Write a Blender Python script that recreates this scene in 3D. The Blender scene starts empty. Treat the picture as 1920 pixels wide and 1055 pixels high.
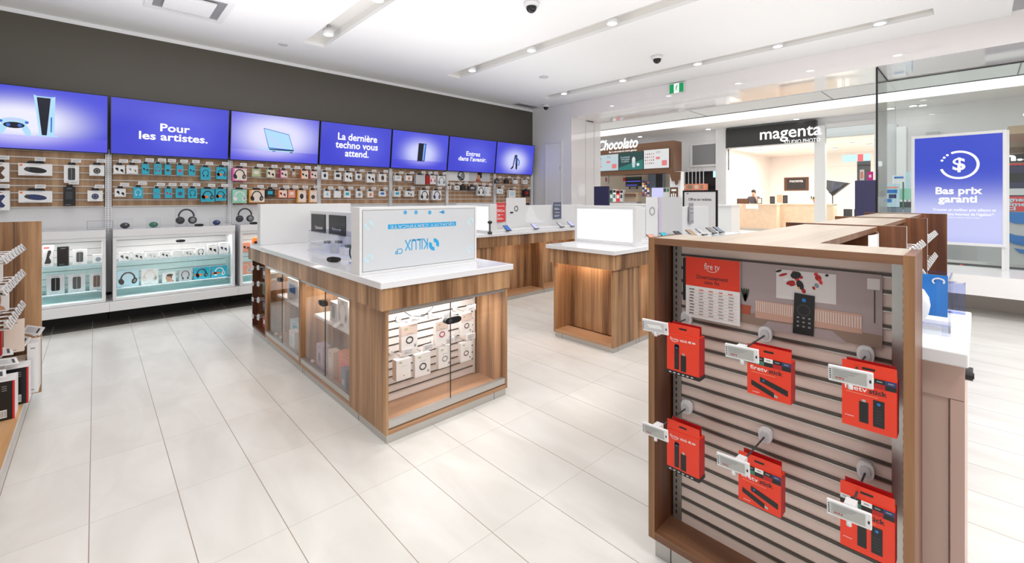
import bpy, math, random
from mathutils import Vector, Matrix
random.seed(7)
SC = bpy.context.scene
COL = SC.collection
PI = math.pi
# ------------------------------------------------------------------ camera
cd = bpy.data.cameras.new('camera'); CAM = bpy.data.objects.new('camera', cd); COL.objects.link(CAM)
cd.sensor_width = 36; cd.lens = 827.4/1920*36; cd.shift_y = -156.7/1920; cd.clip_start = .05; cd.clip_end = 200
CAM.location = (0, 0, 1.39); CAM.rotation_euler = (PI/2, 0, -math.radians(43.38))
SC.camera = CAM
# ------------------------------------------------------------------ world, lights, exposure
W = bpy.data.worlds.new('world'); SC.world = W; W.use_nodes = True
W.node_tree.nodes['Background'].inputs[0].default_value = (1, .995, .99, 1)
W.node_tree.nodes['Background'].inputs[1].default_value = .72
SC.view_settings.view_transform = 'Standard'; SC.view_settings.look = 'None'
SC.view_settings.exposure = 0.0; SC.view_settings.gamma = 1; SC.view_settings.use_curve_mapping = False
SPOT_W = 14
def light(kind, name, loc, power, rot=(0,0,0), color=(1,.992,.98), **k):
    d = bpy.data.lights.new(name, kind); d.energy = power; d.color = color
    for a, b in k.items(): setattr(d, a, b)
    o = bpy.data.objects.new(name, d); COL.objects.link(o); o.location = loc; o.rotation_euler = rot
    return o
LX = (-.15, 2.05, 4.25, 6.46); LY = (5.4, 4.12, 2.85, 1.8, .77)
for x in LX:
    for y in LY:
        light('SPOT', 'downlight_beam', (x, y, 3.34), SPOT_W, spot_size=math.radians(150), spot_blend=.9, shadow_soft_size=.05)
for y in (-1, -3):
    for x in (1, 3.2, 5.4):
        light('AREA', 'store_ceiling_light', (x, y, 3.3), 40, size=.6)
for (x, y) in ((.5, 4.6), (3.0, 4.2), (5.4, 4.6), (.3, 1.8), (3.0, 1.4), (5.8, 1.6)):   # added unseen uplights that brighten the ceiling, no fixtures
    b_ = light('AREA', 'added_uplight', (x, y, 2.2), 25 if x < 1 else (17 if x < 4 else 10), (PI, 0, 0), size=2.2); b_.data.specular_factor = 0
# mall corridor cove and shop lights
light('AREA', 'studio_light', (21.5, 5.5, 3.4), 260, size=3, color=(1,.955,.91))
light('AREA', 'studio_light_right', (21.5, 2.2, 3.4), 180, size=3, color=(1,.965,.93))
# ------------------------------------------------------------------ materials
M = {}
def lin(c):
    return tuple(((x/255)/12.92 if x/255 <= .04045 else ((x/255+.055)/1.055)**2.4) for x in c)
def mat(name, rgb, rough=.5, metal=0, emit=0, spec=.5, noise=0, nscale=6, coat=0, alpha=1):
    m = bpy.data.materials.new(name); m.use_nodes = True; M[name] = m
    nt = m.node_tree; b = nt.nodes['Principled BSDF']; c = (*lin(rgb), 1)
    b.inputs['Base Color'].default_value = c; b.inputs['Roughness'].default_value = rough
    b.inputs['Metallic'].default_value = metal; b.inputs['Specular IOR Level'].default_value = spec
    b.inputs['Coat Weight'].default_value = coat
    if emit:
        b.inputs['Emission Color'].default_value = c; b.inputs['Emission Strength'].default_value = emit
        b.inputs['Base Color'].default_value = (0, 0, 0, 1)
    if noise:
        t = nt.nodes.new('ShaderNodeTexNoise'); t.inputs['Scale'].default_value = nscale; t.inputs['Detail'].default_value = 4
        co = nt.nodes.new('ShaderNodeTexCoord'); nt.links.new(co.outputs['Object'], t.inputs['Vector'])
        r = nt.nodes.new('ShaderNodeValToRGB')
        r.color_ramp.elements[0].position = .3; r.color_ramp.elements[1].position = .7
        r.color_ramp.elements[0].color = tuple(max(0, x*(1-noise)) for x in c[:3])+(1,)
        r.color_ramp.elements[1].color = tuple(min(1, x*(1+noise)) for x in c[:3])+(1,)
        nt.links.new(t.outputs['Fac'], r.inputs[0]); nt.links.new(r.outputs[0], b.inputs['Base Color'])
    return m
def wood(name, dark, light_, mid, axis='Z', scale=1.0, rough=.42):
    """stretched-grain laminate: plank-wide tone bands and fine grain running along axis"""
    m = bpy.data.materials.new(name); m.use_nodes = True; M[name] = m
    nt = m.node_tree; N = nt.nodes; L = nt.links; b = N['Principled BSDF']
    co = N.new('ShaderNodeTexCoord')
    def stretched(sx, lo, det, rgh=.55):
        mp = N.new('ShaderNodeMapping'); v = [sx*scale]*3; v['XYZ'.index(axis)] = lo*scale
        mp.inputs['Scale'].default_value = v; L.new(co.outputs['Object'], mp.inputs[0])
        t = N.new('ShaderNodeTexNoise'); t.inputs['Scale'].default_value = 1; t.inputs['Detail'].default_value = det
        t.inputs['Roughness'].default_value = rgh; t.inputs['Distortion'].default_value = .3
        L.new(mp.outputs[0], t.inputs['Vector']); return t
    t1 = stretched(9, .5, 3); t2 = stretched(70, 1.6, 5, .7)
    mx = N.new('ShaderNodeMix'); mx.inputs[0].default_value = .33
    L.new(t1.outputs['Fac'], mx.inputs[2]); L.new(t2.outputs['Fac'], mx.inputs[3])
    r = N.new('ShaderNodeValToRGB'); e = r.color_ramp.elements
    e[0].position = .37; e[0].color = (*lin(dark), 1); e[1].position = .63; e[1].color = (*lin(light_), 1)
    k = e.new(.5); k.color = (*lin(mid), 1)
    L.new(mx.outputs[0], r.inputs[0]); L.new(r.outputs[0], b.inputs['Base Color'])
    b.inputs['Roughness'].default_value = rough
    return m
def glassmat(name, tint=(1,1,1), amount=1.0, rough=0.0):
    """clear sheet: tinted transparency with an angle-dependent reflection, same from both sides"""
    m = bpy.data.materials.new(name); m.use_nodes = True; M[name] = m
    nt = m.node_tree; N = nt.nodes; L = nt.links; N.remove(N['Principled BSDF'])
    tr = N.new('ShaderNodeBsdfTransparent'); tr.inputs[0].default_value = (*tint, 1)
    gl = N.new('ShaderNodeBsdfGlossy'); gl.inputs['Roughness'].default_value = rough
    lw = N.new('ShaderNodeLayerWeight'); lw.inputs[0].default_value = .5
    pw = N.new('ShaderNodeMath'); pw.operation = 'POWER'; pw.inputs[1].default_value = 5; L.new(lw.outputs['Facing'], pw.inputs[0])
    ma = N.new('ShaderNodeMath'); ma.operation = 'MULTIPLY_ADD'; ma.inputs[1].default_value = .9*amount; ma.inputs[2].default_value = .035*amount; ma.use_clamp = True
    L.new(pw.outputs[0], ma.inputs[0]); mx = N.new('ShaderNodeMixShader'); L.new(ma.outputs[0], mx.inputs[0])
    L.new(tr.outputs[0], mx.inputs[1]); L.new(gl.outputs[0], mx.inputs[2]); L.new(mx.outputs[0], N['Material Output'].inputs[0])
    return m
def screenmat(name, edge, centre, cx, cz, rx, rz, strength=1.0, floor_z=None):
    """picture shown on a display: a soft oval glow on a blue ground (object space, metres)"""
    m = bpy.data.materials.new(name); m.use_nodes = True; M[name] = m
    nt = m.node_tree; N = nt.nodes; L = nt.links; b = N['Principled BSDF']; b.inputs['Base Color'].default_value = (0,0,0,1)
    b.inputs['Roughness'].default_value = .25
    co = N.new('ShaderNodeTexCoord'); mp = N.new('ShaderNodeMapping')
    mp.inputs['Location'].default_value = (-cx/rx, 0, -cz/rz); mp.inputs['Scale'].default_value = (1/rx, 0, 1/rz)
    L.new(co.outputs['Object'], mp.inputs[0])
    g = N.new('ShaderNodeTexGradient'); g.gradient_type = 'QUADRATIC_SPHERE'; L.new(mp.outputs[0], g.inputs[0])
    r = N.new('ShaderNodeValToRGB'); r.color_ramp.elements[0].color = (*lin(edge), 1)
    r.color_ramp.elements[1].color = (*lin(centre), 1); r.color_ramp.elements[1].position = .62
    r.color_ramp.interpolation = 'EASE'
    L.new(g.outputs[1], r.inputs[0]); L.new(r.outputs[0], b.inputs['Emission Color']); b.inputs['Emission Strength'].default_value = strength
    return m
mat('eink', (178,178,174), .5); mat('sideboard', (206,164,146), .5); mat('white', (229,229,230), .45); mat('white_gloss', (242,242,244), .12); mat('worktop', (236,236,239), .14, coat=.3)
mat('ceiling', (240,240,240), .8); mat('ceiling_slot', (228,226,222), .7); mat('wall_white', (236,236,238), .35)
mat('wall_dark', (84,79,71), .33); mat('glossy_panel', (240,236,236), .04, spec=.8, coat=.6)
mat('steel', (186,184,180), .3, metal=.85); mat('alu', (200,198,194), .38, metal=.7); mat('chrome', (210,210,212), .15, metal=1)
mat('black', (22,22,23), .4); mat('black_gloss', (16,16,18), .1); mat('dark_grey', (60,60,64), .45); mat('grey', (140,140,142), .5)
mat('light_grey', (205,205,207), .5); mat('rail', (226,220,216), .35); mat('groove', (84,76,70), .4, metal=.3)
mat('slat_cream', (226,206,196), .4); mat('slat_white', (232,228,226), .35)
mat('tile_dark', (108,104,99), .4, noise=.15); mat('toe', (46,44,42), .6)
mat('paper', (240,240,240), .6); mat('ink', (40,40,44), .6); mat('print_grey', (150,150,156), .6)
mat('teal', (38,178,206), .5); mat('pink', (240,110,190), .5); mat('magenta', (226,40,150), .5); mat('sage', (178,194,150), .5)
mat('orange', (246,126,50), .5); mat('amber', (246,172,82), .5); mat('mint', (160,220,196), .5); mat('rose', (240,150,160), .5)
mat('salmon', (244,160,130), .5); mat('tan', (176,150,124), .5); mat('red', (226,40,46), .5); mat('navy', (44,56,104), .5)
mat('fire', (232,58,28), .45); mat('dark_red', (178,18,22), .45); mat('lilac', (206,190,214), .5); mat('slate', (136,148,164), .5)
mat('green', (60,120,96), .5); mat('cyan_ink', (40,166,222), .5); mat('cyan_pale', (196,226,238), .5); mat('skin', (206,150,122), .6)
mat('cream', (240,224,212), .5); mat('gate_blue', (58,56,92), .5); mat('card_blue', (86,96,122), .5); mat('card_red', (226,62,66), .5)
mat('film', (212,215,219), .12); mat('print_bg', (172,156,156), .5); mat('print_light', (226,220,220), .5); mat('print_floor', (150,126,112), .5)
mat('terracotta', (176,84,60), .6); mat('leaf', (52,66,50), .6); mat('brown', (96,62,40), .5); mat('choco', (104,70,46), .25)
mat('peach_wall', (246,239,234), .5); mat('beige', (206,192,172), .5); mat('maple', (226,200,172), .4, noise=.06); mat('blue_print', (30,120,200), .4)
mat('orange_stick', (250,88,36), .5); mat('bench', (240,238,238), .2); mat('bench_toe', (206,198,190), .4); mat('stone_black', (40,38,38), .3)
mat('demo_white', (196,166,154), .35); mat('shirt', (74,72,80), .7); mat('hair', (60,48,42), .8)
mat('lamp', (255,250,244), emit=9); mat('tube', (255,252,248), emit=3.2); mat('led', (255,226,200), emit=15)
mat('lightbox', (255,255,255), emit=1.5); mat('cove', (255,255,252), emit=1.6); mat('sign_white', (255,255,255), emit=1.3)
mat('sign_cyan', (190,232,255), emit=1.3); mat('exit_green', (0,160,92), emit=.9); mat('txt', (255,255,255), emit=1.1)
mat('ink_emit', (16,18,40), emit=1); mat('ice', (178,222,250), emit=1); mat('lav', (206,206,252), emit=1); mat('mid_blue', (60,110,200), emit=1)
mat('menu_pale', (196,214,222), emit=.9); mat('menu_green', (28,120,112), emit=.9); mat('menu_dark', (16,66,62), emit=.9); mat('menu_pink', (232,130,130), emit=.9)
mat('menu_white', (230,232,232), emit=.9); mat('order_blue', (90,96,220), emit=1.0); mat('studio_light', (255,240,225), emit=6)
glassmat('glass'); glassmat('glass_door', (.99,.975,.965), 1.0); glassmat('acrylic', (.97,.975,.99), .9); glassmat('acrylic_blue', (.74,.78,.98), .9)
glassmat('shop_glass', (.93,.965,.96), 1.3); glassmat('shelf_glass', (.72,.9,.9), 1.0)
screenmat('scr_text', (62,66,206), (86,92,222), .1, .3, .8, .6)
screenmat('scr_glow', (84,84,222), (226,224,255), 0, .36, 1.05, .62); screenmat('lav_floor', (86,84,222), (196,192,252), -.1, .2, .9, .3); screenmat('lav_floor2', (70,70,216), (150,148,240), 0, .2, .7, .25)
screenmat('scr_glow2', (72,76,218), (206,210,255), 0, .28, .72, .5)
screenmat('scr_console', (58,64,214), (236,236,255), -.1, .30, 1.0, .46)
screenmat('poster_blue', (58,78,206), (206,210,255), .1, .55, .9, .9, .95)
wood('wood', (108,74,48), (204,162,120), (164,124,88)); wood('wood_h', (170,126,92), (206,164,128), (190,148,112), 'X'); wood('wood_hy', (170,126,92), (206,164,128), (190,148,112), 'Y')
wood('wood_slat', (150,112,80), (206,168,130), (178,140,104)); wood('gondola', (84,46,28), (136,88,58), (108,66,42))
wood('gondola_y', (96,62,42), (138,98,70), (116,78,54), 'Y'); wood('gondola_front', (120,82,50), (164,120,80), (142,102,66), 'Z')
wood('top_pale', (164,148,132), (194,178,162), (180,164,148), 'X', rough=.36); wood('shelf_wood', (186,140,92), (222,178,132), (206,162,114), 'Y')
def floormat():
    m = bpy.data.materials.new('floor_tile'); m.use_nodes = True; M['floor_tile'] = m
    nt = m.node_tree; N = nt.nodes; L = nt.links; b = N['Principled BSDF']
    co = N.new('ShaderNodeTexCoord'); sp = N.new('ShaderNodeSeparateXYZ'); L.new(co.outputs['Object'], sp.inputs[0])
    def joint(out, off, size, w):
        a = N.new('ShaderNodeMath'); a.operation = 'SUBTRACT'; a.inputs[1].default_value = off; L.new(sp.outputs[out], a.inputs[0])
        d = N.new('ShaderNodeMath'); d.operation = 'PINGPONG'; d.inputs[1].default_value = size/2; L.new(a.outputs[0], d.inputs[0])
        c = N.new('ShaderNodeMath'); c.operation = 'LESS_THAN'; c.inputs[1].default_value = w; L.new(d.outputs[0], c.inputs[0]); return c
    jx = joint(0, -.018, .3047, .0016); jy = joint(1, .17, .61, .0011)
    def cell(out, off, size):
        a = N.new('ShaderNodeMath'); a.operation = 'SUBTRACT'; a.inputs[1].default_value = off; L.new(sp.outputs[out], a.inputs[0])
        d = N.new('ShaderNodeMath'); d.operation = 'DIVIDE'; d.inputs[1].default_value = size; L.new(a.outputs[0], d.inputs[0])
        f = N.new('ShaderNodeMath'); f.operation = 'FLOOR'; L.new(d.outputs[0], f.inputs[0]); return f
    cb = N.new('ShaderNodeCombineXYZ'); L.new(cell(0, -.018, .3047).outputs[0], cb.inputs[0]); L.new(cell(1, .17, .61).outputs[0], cb.inputs[1])
    wn = N.new('ShaderNodeTexWhiteNoise'); wn.noise_dimensions = '2D'; L.new(cb.outputs[0], wn.inputs['Vector'])
    n1 = N.new('ShaderNodeTexNoise'); n1.inputs['Scale'].default_value = 2.2; n1.inputs['Detail'].default_value = 7; n1.inputs['Distortion'].default_value = .8
    mp = N.new('ShaderNodeMapping'); mp.inputs['Scale'].default_value = (2.2, .8, 1); mp.inputs['Rotation'].default_value = (0, 0, .4)
    L.new(co.outputs['Object'], mp.inputs[0]); L.new(mp.outputs[0], n1.inputs['Vector'])
    r = N.new('ShaderNodeValToRGB'); e = r.color_ramp.elements
    e[0].position = .3; e[0].color = (*lin((216,213,208)), 1); e[1].position = .68; e[1].color = (*lin((229,227,223)), 1)
    L.new(n1.outputs['Fac'], r.inputs[0])
    hs = N.new('ShaderNodeHueSaturation'); L.new(r.outputs[0], hs.inputs['Color'])
    mr = N.new('ShaderNodeMapRange'); mr.inputs[3].default_value = .965; mr.inputs[4].default_value = 1.02; L.new(wn.outputs[0], mr.inputs[0]); L.new(mr.outputs[0], hs.inputs['Value'])
    ja = N.new('ShaderNodeMix'); ja.data_type = 'RGBA'; L.new(jx.outputs[0], ja.inputs[0]); L.new(hs.outputs[0], ja.inputs[6]); ja.inputs[7].default_value = (*lin((150,132,118)), 1)
    jb = N.new('ShaderNodeMix'); jb.data_type = 'RGBA'; L.new(jy.outputs[0], jb.inputs[0]); L.new(ja.outputs[2], jb.inputs[6]); jb.inputs[7].default_value = (*lin((188,178,168)), 1)
    L.new(jb.outputs[2], b.inputs['Base Color']); b.inputs['Roughness'].default_value = .32; b.inputs['Specular IOR Level'].default_value = .35
floormat()
# ------------------------------------------------------------------ mesh helpers
TXT = {}
def text_geo(s, bold, shear):
    key = (s, bold, shear)
    if key not in TXT:
        c = bpy.data.curves.new('t', 'FONT'); c.body = s; c.size = 1; c.offset = bold; c.shear = shear; c.align_x = 'CENTER'; c.align_y = 'CENTER'; c.resolution_u = 3
        c.space_line = .85
        o = bpy.data.objects.new('t', c); COL.objects.link(o)
        me = bpy.data.meshes.new_from_object(o, depsgraph=bpy.context.evaluated_depsgraph_get())
        vs = [v.co.copy() for v in me.vertices]; fs = [tuple(p.vertices) for p in me.polygons]
        xs = [v.x for v in vs] or [0, 1]; ys = [v.y for v in vs] or [0, 1]
        TXT[key] = (vs, fs, min(xs), max(xs), min(ys), max(ys))
        bpy.data.objects.remove(o); bpy.data.meshes.remove(me); bpy.data.curves.remove(c)
    return TXT[key]
class MB:
    def __init__(s): s.v = []; s.f = []; s.m = []; s.mats = []; s.sm = []
    def mi(s, m):
        m = M[m]
        if m not in s.mats: s.mats.append(m)
        return s.mats.index(m)
    def poly(s, pts, m, smooth=False):
        b = len(s.v); s.v += [tuple(p) for p in pts]; s.f.append(tuple(range(b, b+len(pts)))); s.m.append(s.mi(m)); s.sm.append(smooth); return s
    def box(s, x0, x1, y0, y1, z0, z1, m, **fm):
        if x1 < x0: x0, x1 = x1, x0
        if y1 < y0: y0, y1 = y1, y0
        if z1 < z0: z0, z1 = z1, z0
        b = len(s.v)
        s.v += [(x0,y0,z0),(x1,y0,z0),(x1,y1,z0),(x0,y1,z0),(x0,y0,z1),(x1,y0,z1),(x1,y1,z1),(x0,y1,z1)]
        for k, f in dict(bottom=(3,2,1,0), top=(4,5,6,7), front=(0,1,5,4), right=(1,2,6,5), back=(2,3,7,6), left=(3,0,4,7)).items():
            s.f.append(tuple(b+i for i in f)); s.m.append(s.mi(fm.get(k, m))); s.sm.append(False)
        return s
    def frame(s, x0, x1, z0, z1, t, y0, y1, m):
        """rectangular frame standing in the XZ plane"""
        s.box(x0, x0+t, y0, y1, z0, z1, m); s.box(x1-t, x1, y0, y1, z0, z1, m)
        s.box(x0+t, x1-t, y0, y1, z1-t, z1, m); s.box(x0+t, x1-t, y0, y1, z0, z0+t, m); return s
    def frame_x(s, y0, y1, z0, z1, t, x0, x1, m):
        s.box(x0, x1, y0, y0+t, z0, z1, m); s.box(x0, x1, y1-t, y1, z0, z1, m)
        s.box(x0, x1, y0+t, y1-t, z1-t, z1, m); s.box(x0, x1, y0+t, y1-t, z0, z0+t, m); return s
    def cyl(s, p0, p1, r, m, n=14, r1=None, cap=True):
        p0 = Vector(p0); p1 = Vector(p1); d = (p1-p0).normalized(); a = d.orthogonal().normalized(); c = d.cross(a)
        r1 = r if r1 is None else r1; b = len(s.v)
        for p, q in ((p0, r), (p1, r1)):
            for i in range(n):
                t = 2*PI*i/n; s.v.append(tuple(p+a*q*math.cos(t)+c*q*math.sin(t)))
        for i in range(n):
            j = (i+1) % n; s.f.append((b+i, b+j, b+n+j, b+n+i)); s.m.append(s.mi(m)); s.sm.append(True)
        if cap:
            s.f.append(tuple(b+i for i in reversed(range(n)))); s.m.append(s.mi(m)); s.sm.append(False)
            s.f.append(tuple(b+n+i for i in range(n))); s.m.append(s.mi(m)); s.sm.append(False)
        return s
    def tube(s, pts, r, m, n=8):
        for a, b in zip(pts, pts[1:]): s.cyl(a, b, r, m, n)
        return s
    def prism(s, pts, depth, m, side=None):
        """pts: list of 3D points of one face, extruded by vector depth"""
        d = Vector(depth); q = [tuple(Vector(p)+d) for p in pts]
        s.poly(pts, m); s.poly(list(reversed(q)), m)
        for i in range(len(pts)):
            j = (i+1) % len(pts); s.poly([pts[j], pts[i], q[i], q[j]], side or m)
        return s
    def ball(s, c, rx, ry, rz, m, n=14, k=8):
        b = len(s.v)
        for i in range(k+1):
            t = PI*i/k
            for j in range(n):
                u = 2*PI*j/n; s.v.append((c[0]+rx*math.sin(t)*math.cos(u), c[1]+ry*math.sin(t)*math.sin(u), c[2]+rz*math.cos(t)))
        for i in range(k):
            for j in range(n):
                l = (j+1) % n; s.f.append((b+i*n+j, b+(i+1)*n+j, b+(i+1)*n+l, b+i*n+l)); s.m.append(s.mi(m)); s.sm.append(True)
        return s
    # flat printing in a plane: origin O, unit vectors U (right) V (up)
    def ell(s, O, U, V, cx, cy, rx, ry, m, n=16, rot=0):
        pts = []
        for i in range(n):
            t = 2*PI*i/n; a = rx*math.cos(t); b_ = ry*math.sin(t)
            x = cx+a*math.cos(rot)-b_*math.sin(rot); y = cy+a*math.sin(rot)+b_*math.cos(rot)
            pts.append(tuple(Vector(O)+Vector(U)*x+Vector(V)*y))
        return s.poly(pts, m)
    def arc(s, O, U, V, cx, cy, rx, ry, w, a0, a1, m, n=18):
        for i in range(n):
            t0 = a0+(a1-a0)*i/n; t1 = a0+(a1-a0)*(i+1)/n; q = []
            for t, k in ((t0, 0), (t1, 0), (t1, w), (t0, w)):
                q.append(tuple(Vector(O)+Vector(U)*(cx+(rx+k)*math.cos(t))+Vector(V)*(cy+(ry+k)*math.sin(t))))
            s.poly([q[0], q[3], q[2], q[1]], m)
        return s
    def pts2(s, O, U, V, P, m):
        return s.poly([tuple(Vector(O)+Vector(U)*x+Vector(V)*y) for x, y in P], m)
    def rect(s, O, U, V, x0, x1, y0, y1, m):
        return s.pts2(O, U, V, ((x0,y0),(x1,y0),(x1,y1),(x0,y1)), m)
    def text(s, txt, O, U, V, size, m, bold=.0, width=None, align='C', shear=0, sx=1.0):
        vs, fs, x0, x1, y0, y1 = text_geo(txt, bold, shear); U = Vector(U); V = Vector(V); O = Vector(O)
        kx = width/(x1-x0) if width else size*sx
        ox = {'C': -(x0+x1)/2, 'L': -x0, 'R': -x1}[align]; oy = -(y0+y1)/2; b = len(s.v)
        for v in vs: s.v.append(tuple(O+U*((v.x+ox)*kx)+V*((v.y+oy)*size)))
        for f in fs: s.f.append(tuple(b+i for i in f)); s.m.append(s.mi(m)); s.sm.append(False)
        return s
    def mesh(s, name, off=(0,0,0)):
        me = bpy.data.meshes.new(name); me.from_pydata([(x-off[0], y-off[1], z-off[2]) for x, y, z in s.v], [], s.f)
        for m in s.mats: me.materials.append(m)
        me.polygons.foreach_set('material_index', s.m); me.polygons.foreach_set('use_smooth', s.sm); me.update(); return me
    def build(s, name, parent=None, bevel=0, local=False):
        if parent is not None:
            off = (0,0,0) if local else world_loc(parent)
            o = bpy.data.objects.new(name, s.mesh(name, off)); COL.objects.link(o); o.parent = parent
        else:
            if local: off = (0,0,0)
            else:
                xs, ys, zs = zip(*s.v); off = ((min(xs)+max(xs))/2, (min(ys)+max(ys))/2, min(zs))
            o = bpy.data.objects.new(name, s.mesh(name, off)); COL.objects.link(o); o.location = off
        if bevel:
            b = o.modifiers.new('bevel', 'BEVEL'); b.width = bevel; b.segments = 2; b.limit_method = 'ANGLE'; b.angle_limit = .8
        return o
def world_loc(o):
    l = Vector((0,0,0))
    while o is not None: l += o.location; o = o.parent
    return tuple(l)
def tag(o, label, cat, group=None, kind=None):
    o['label'] = label; o['category'] = cat
    if group: o['group'] = group
    if kind: o['kind'] = kind
    return o
def thing(name, label, cat, loc=(0,0,0), rot=(0,0,0), group=None):
    o = bpy.data.objects.new(name, None); COL.objects.link(o); o.location = loc; o.rotation_euler = rot; o.empty_display_size = .1
    return tag(o, label, cat, group)
def struct(o): o['kind'] = 'structure'; return o
def copy_tree(o, parent=None):
    c = o.copy(); COL.objects.link(c); c.parent = parent
    for ch in [x for x in bpy.data.objects if x.parent == o]: copy_tree(ch, c)
    return c
XU, XV = (1,0,0), (0,0,1)
# ------------------------------------------------------------------ the shell
struct(MB().poly([(-5,-5,0),(24,-5,0),(24,6.46,0),(-5,6.46,0)], 'floor_tile').poly([(7.3,6.46,0),(24,6.46,0),(24,15,0),(7.3,15,0)], 'floor_tile').build('floor', local=True))
f = MB(); f.box(-5, 7.26, 6.46, 7.05, -.02, .002, 'tile_dark')
x = -.3235
while x < 7: f.box(x-.003, x+.003, 6.46, 7, .002, .0026, 'light_grey'); x += .3047
struct(f.build('trim_1'))
struct(MB().box(-5, 7.26, 7.0, 7.06, 0, 3.345, 'wall_dark', top='white').box(-5, 7.26, 7.0, 7.06, 3.345, 3.42, 'wall_white').build('wall_left'))
# return wall beside the screens and the glossy pier
struct(MB().box(7.26, 7.4, 5.90, 7.1, 0, 3.6, 'wall_white').build('wall_back'))
struct(MB().box(7.26, 8.295, 5.868, 5.9, 0, 3.07, 'glossy_panel').box(7.74, 7.75, 5.864, 5.868, 0, 3.06, 'light_grey').box(8.05, 8.06, 5.864, 5.868, 0, 3.06, 'light_grey').box(7.78, 8.02, 5.86, 5.868, 3.055, 3.075, 'dark_grey').build('wall_pier'))
d = MB().box(7.235, 7.26, 6.12, 6.15, 0, 2.6, 'white').box(7.235, 7.26, 6.57, 6.60, 0, 2.6, 'white').box(7.235, 7.26, 6.15, 6.57, 2.57, 2.6, 'white').box(7.25, 7.26, 6.15, 6.57, 0, 2.57, 'white_gloss').box(7.24, 7.25, 6.155, 6.18, 2.0, 2.06, 'alu')
struct(d.build('door_1'))
# ceiling with three visible light slots
c = MB(); H = 3.37; SL = [(-.29,-.02), (1.93,2.19), (4.13,4.40), (6.36,6.60)]; Y0, Y1 = .33, 5.92
xs = [-5]
for a, b in SL: xs += [a, b]
xs.append(7.28)
for i in range(0, len(xs), 2): c.box(xs[i], xs[i+1], -.23, 6.54, H, H+.04, 'ceiling')
for a, b in SL:
    c.box(a, b, -.23, Y0, H, H+.04, 'ceiling'); c.box(a, b, Y1, 6.54, H, H+.04, 'ceiling')
    c.box(a-.01, a, Y0, Y1, H+.04, H+.11, 'ceiling_slot'); c.box(b, b+.01, Y0, Y1, H+.04, H+.11, 'ceiling_slot')
    c.box(a, b, Y0-.01, Y0, H+.04, H+.11, 'ceiling_slot'); c.box(a, b, Y1, Y1+.01, H+.04, H+.11, 'ceiling_slot'); c.box(a, b, Y0, Y1, H+.11, H+.21, 'ceiling_slot')
struct(c.build('ceiling'))
struct(MB().box(-5, 7.28, 6.54, 7.06, 3.39, 3.43, 'ceiling').box(-5, 8.3, -5, -.23, 3.62, 3.66, 'ceiling').box(-5, 7.28, -.24, -.23, 3.37, 3.62, 'ceiling').build('ceiling_edge'))
# glossy bulkhead over the shop front and its soffit
struct(MB().box(7.26, 7.30, -5, 5.868, 3.07, 3.42, 'glossy_panel').build('trim_2'))
s_ = MB().box(7.30, 8.27, -5, 5.868, 3.07, 3.10, 'glossy_panel').box(8.27, 8.30, -5, .9, 3.055, 3.10, 'black').box(8.3, 9.1, -5, 11, 3.06, 3.10, 'ceiling').box(9.1, 9.13, -5, 11, 3.05, 3.14, 'dark_grey')
for y in (3.82, 1.70, -.36): s_.box(8.3, 9.1, y-.006, y+.006, 3.056, 3.06, 'grey')
s_.box(7.3, 8.3, .892, .904, 3.06, 3.07, 'black')
struct(s_.build('trim_3'))
# mall ceiling, cove surfaces glowing in place of a hidden strip, far shell
m_ = MB().box(9.13, 9.2, -5, 11, 3.14, 4.9, 'ceiling').box(9.2, 17.3, -5, 15, 4.9, 4.95, 'cove').box(17.3, 17.35, -5, 15, 4.28, 4.95, 'cove').box(17.35, 19.6, -5, 15, 4.28, 4.32, 'ceiling')
struct(m_.build('ceiling_mall'))
# ------------------------------------------------------------------ ceiling fixtures
def fixture(x, y, label):
    t = thing('ceiling_downlight', label, 'light', (x, y, 3.37), group='recessed slot downlights')
    hs = MB().cyl((0,0,-.012), (0,0,.05), .062, 'white', 20).cyl((0,0,.05), (0,0,.105), .02, 'alu', 8).build('housing', t, local=True)
    MB().cyl((0,0,-.0135), (0,0,-.012), .05, 'lamp', 20).build('bulb', hs, local=True)
    return t
rown = {2.05: 'left', 4.25: 'middle', 6.46: 'right'}
for x in LX[1:]:
    for i, y in enumerate(LY):
        fixture(x, y, '%s spotlight from the screen wall in the %s ceiling slot' % (('nearest','second','third','fourth','fifth')[i], rown[x]))
t = thing('ceiling_vent', 'square white air vent in the ceiling, top left', 'vent', (.7, 5.5, 3.37))
MB().box(.36,1.04,5.16,5.22,3.35,3.37,'white').box(.36,1.04,5.82,5.88,3.35,3.37,'white').box(.36,.42,5.22,5.82,3.35,3.37,'white').box(.98,1.04,5.22,5.82,3.35,3.37,'white').build('vent_frame', t)
MB().box(.42,.98,5.22,5.82,3.366,3.3695,'grey').build('vent_opening', t)
MB().box(.50,.90,5.30,5.74,3.34,3.355,'white').build('diffuser_plate', t)
tag(MB().box(6.45,7.1,6.62,6.82,3.375,3.39,'light_grey').box(6.5,7.05,6.64,6.8,3.373,3.375,'grey').build('linear_vent'), 'flat grey linear vent in the ceiling above the last screen', 'vent')
def dome(x, y, label):
    t = thing('dome_camera', label, 'camera', (x, y, 3.37))
    MB().cyl((0,0,-.045), (0,0,0), .075, 'white', 20, r1=.082).build('base', t, local=True)
    MB().ball((0,0,-.05), .055, .055, .055, 'black_gloss').build('lens_dome', t, local=True)
dome(3.22, 3.12, 'black dome security camera at the top edge of the photo')
dome(5.71, 3.09, 'black dome security camera between two ceiling light slots')
dome(7.0, 6.35, 'tiny black security camera in the ceiling corner beside the last screen')
tag(MB().cyl((1.765,6.167,3.36),(1.765,6.167,3.37),.055,'light_grey',20).build('sprinkler_cover'), 'round grey ceiling disc between vent and left light slot', 'sprinkler')
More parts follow.
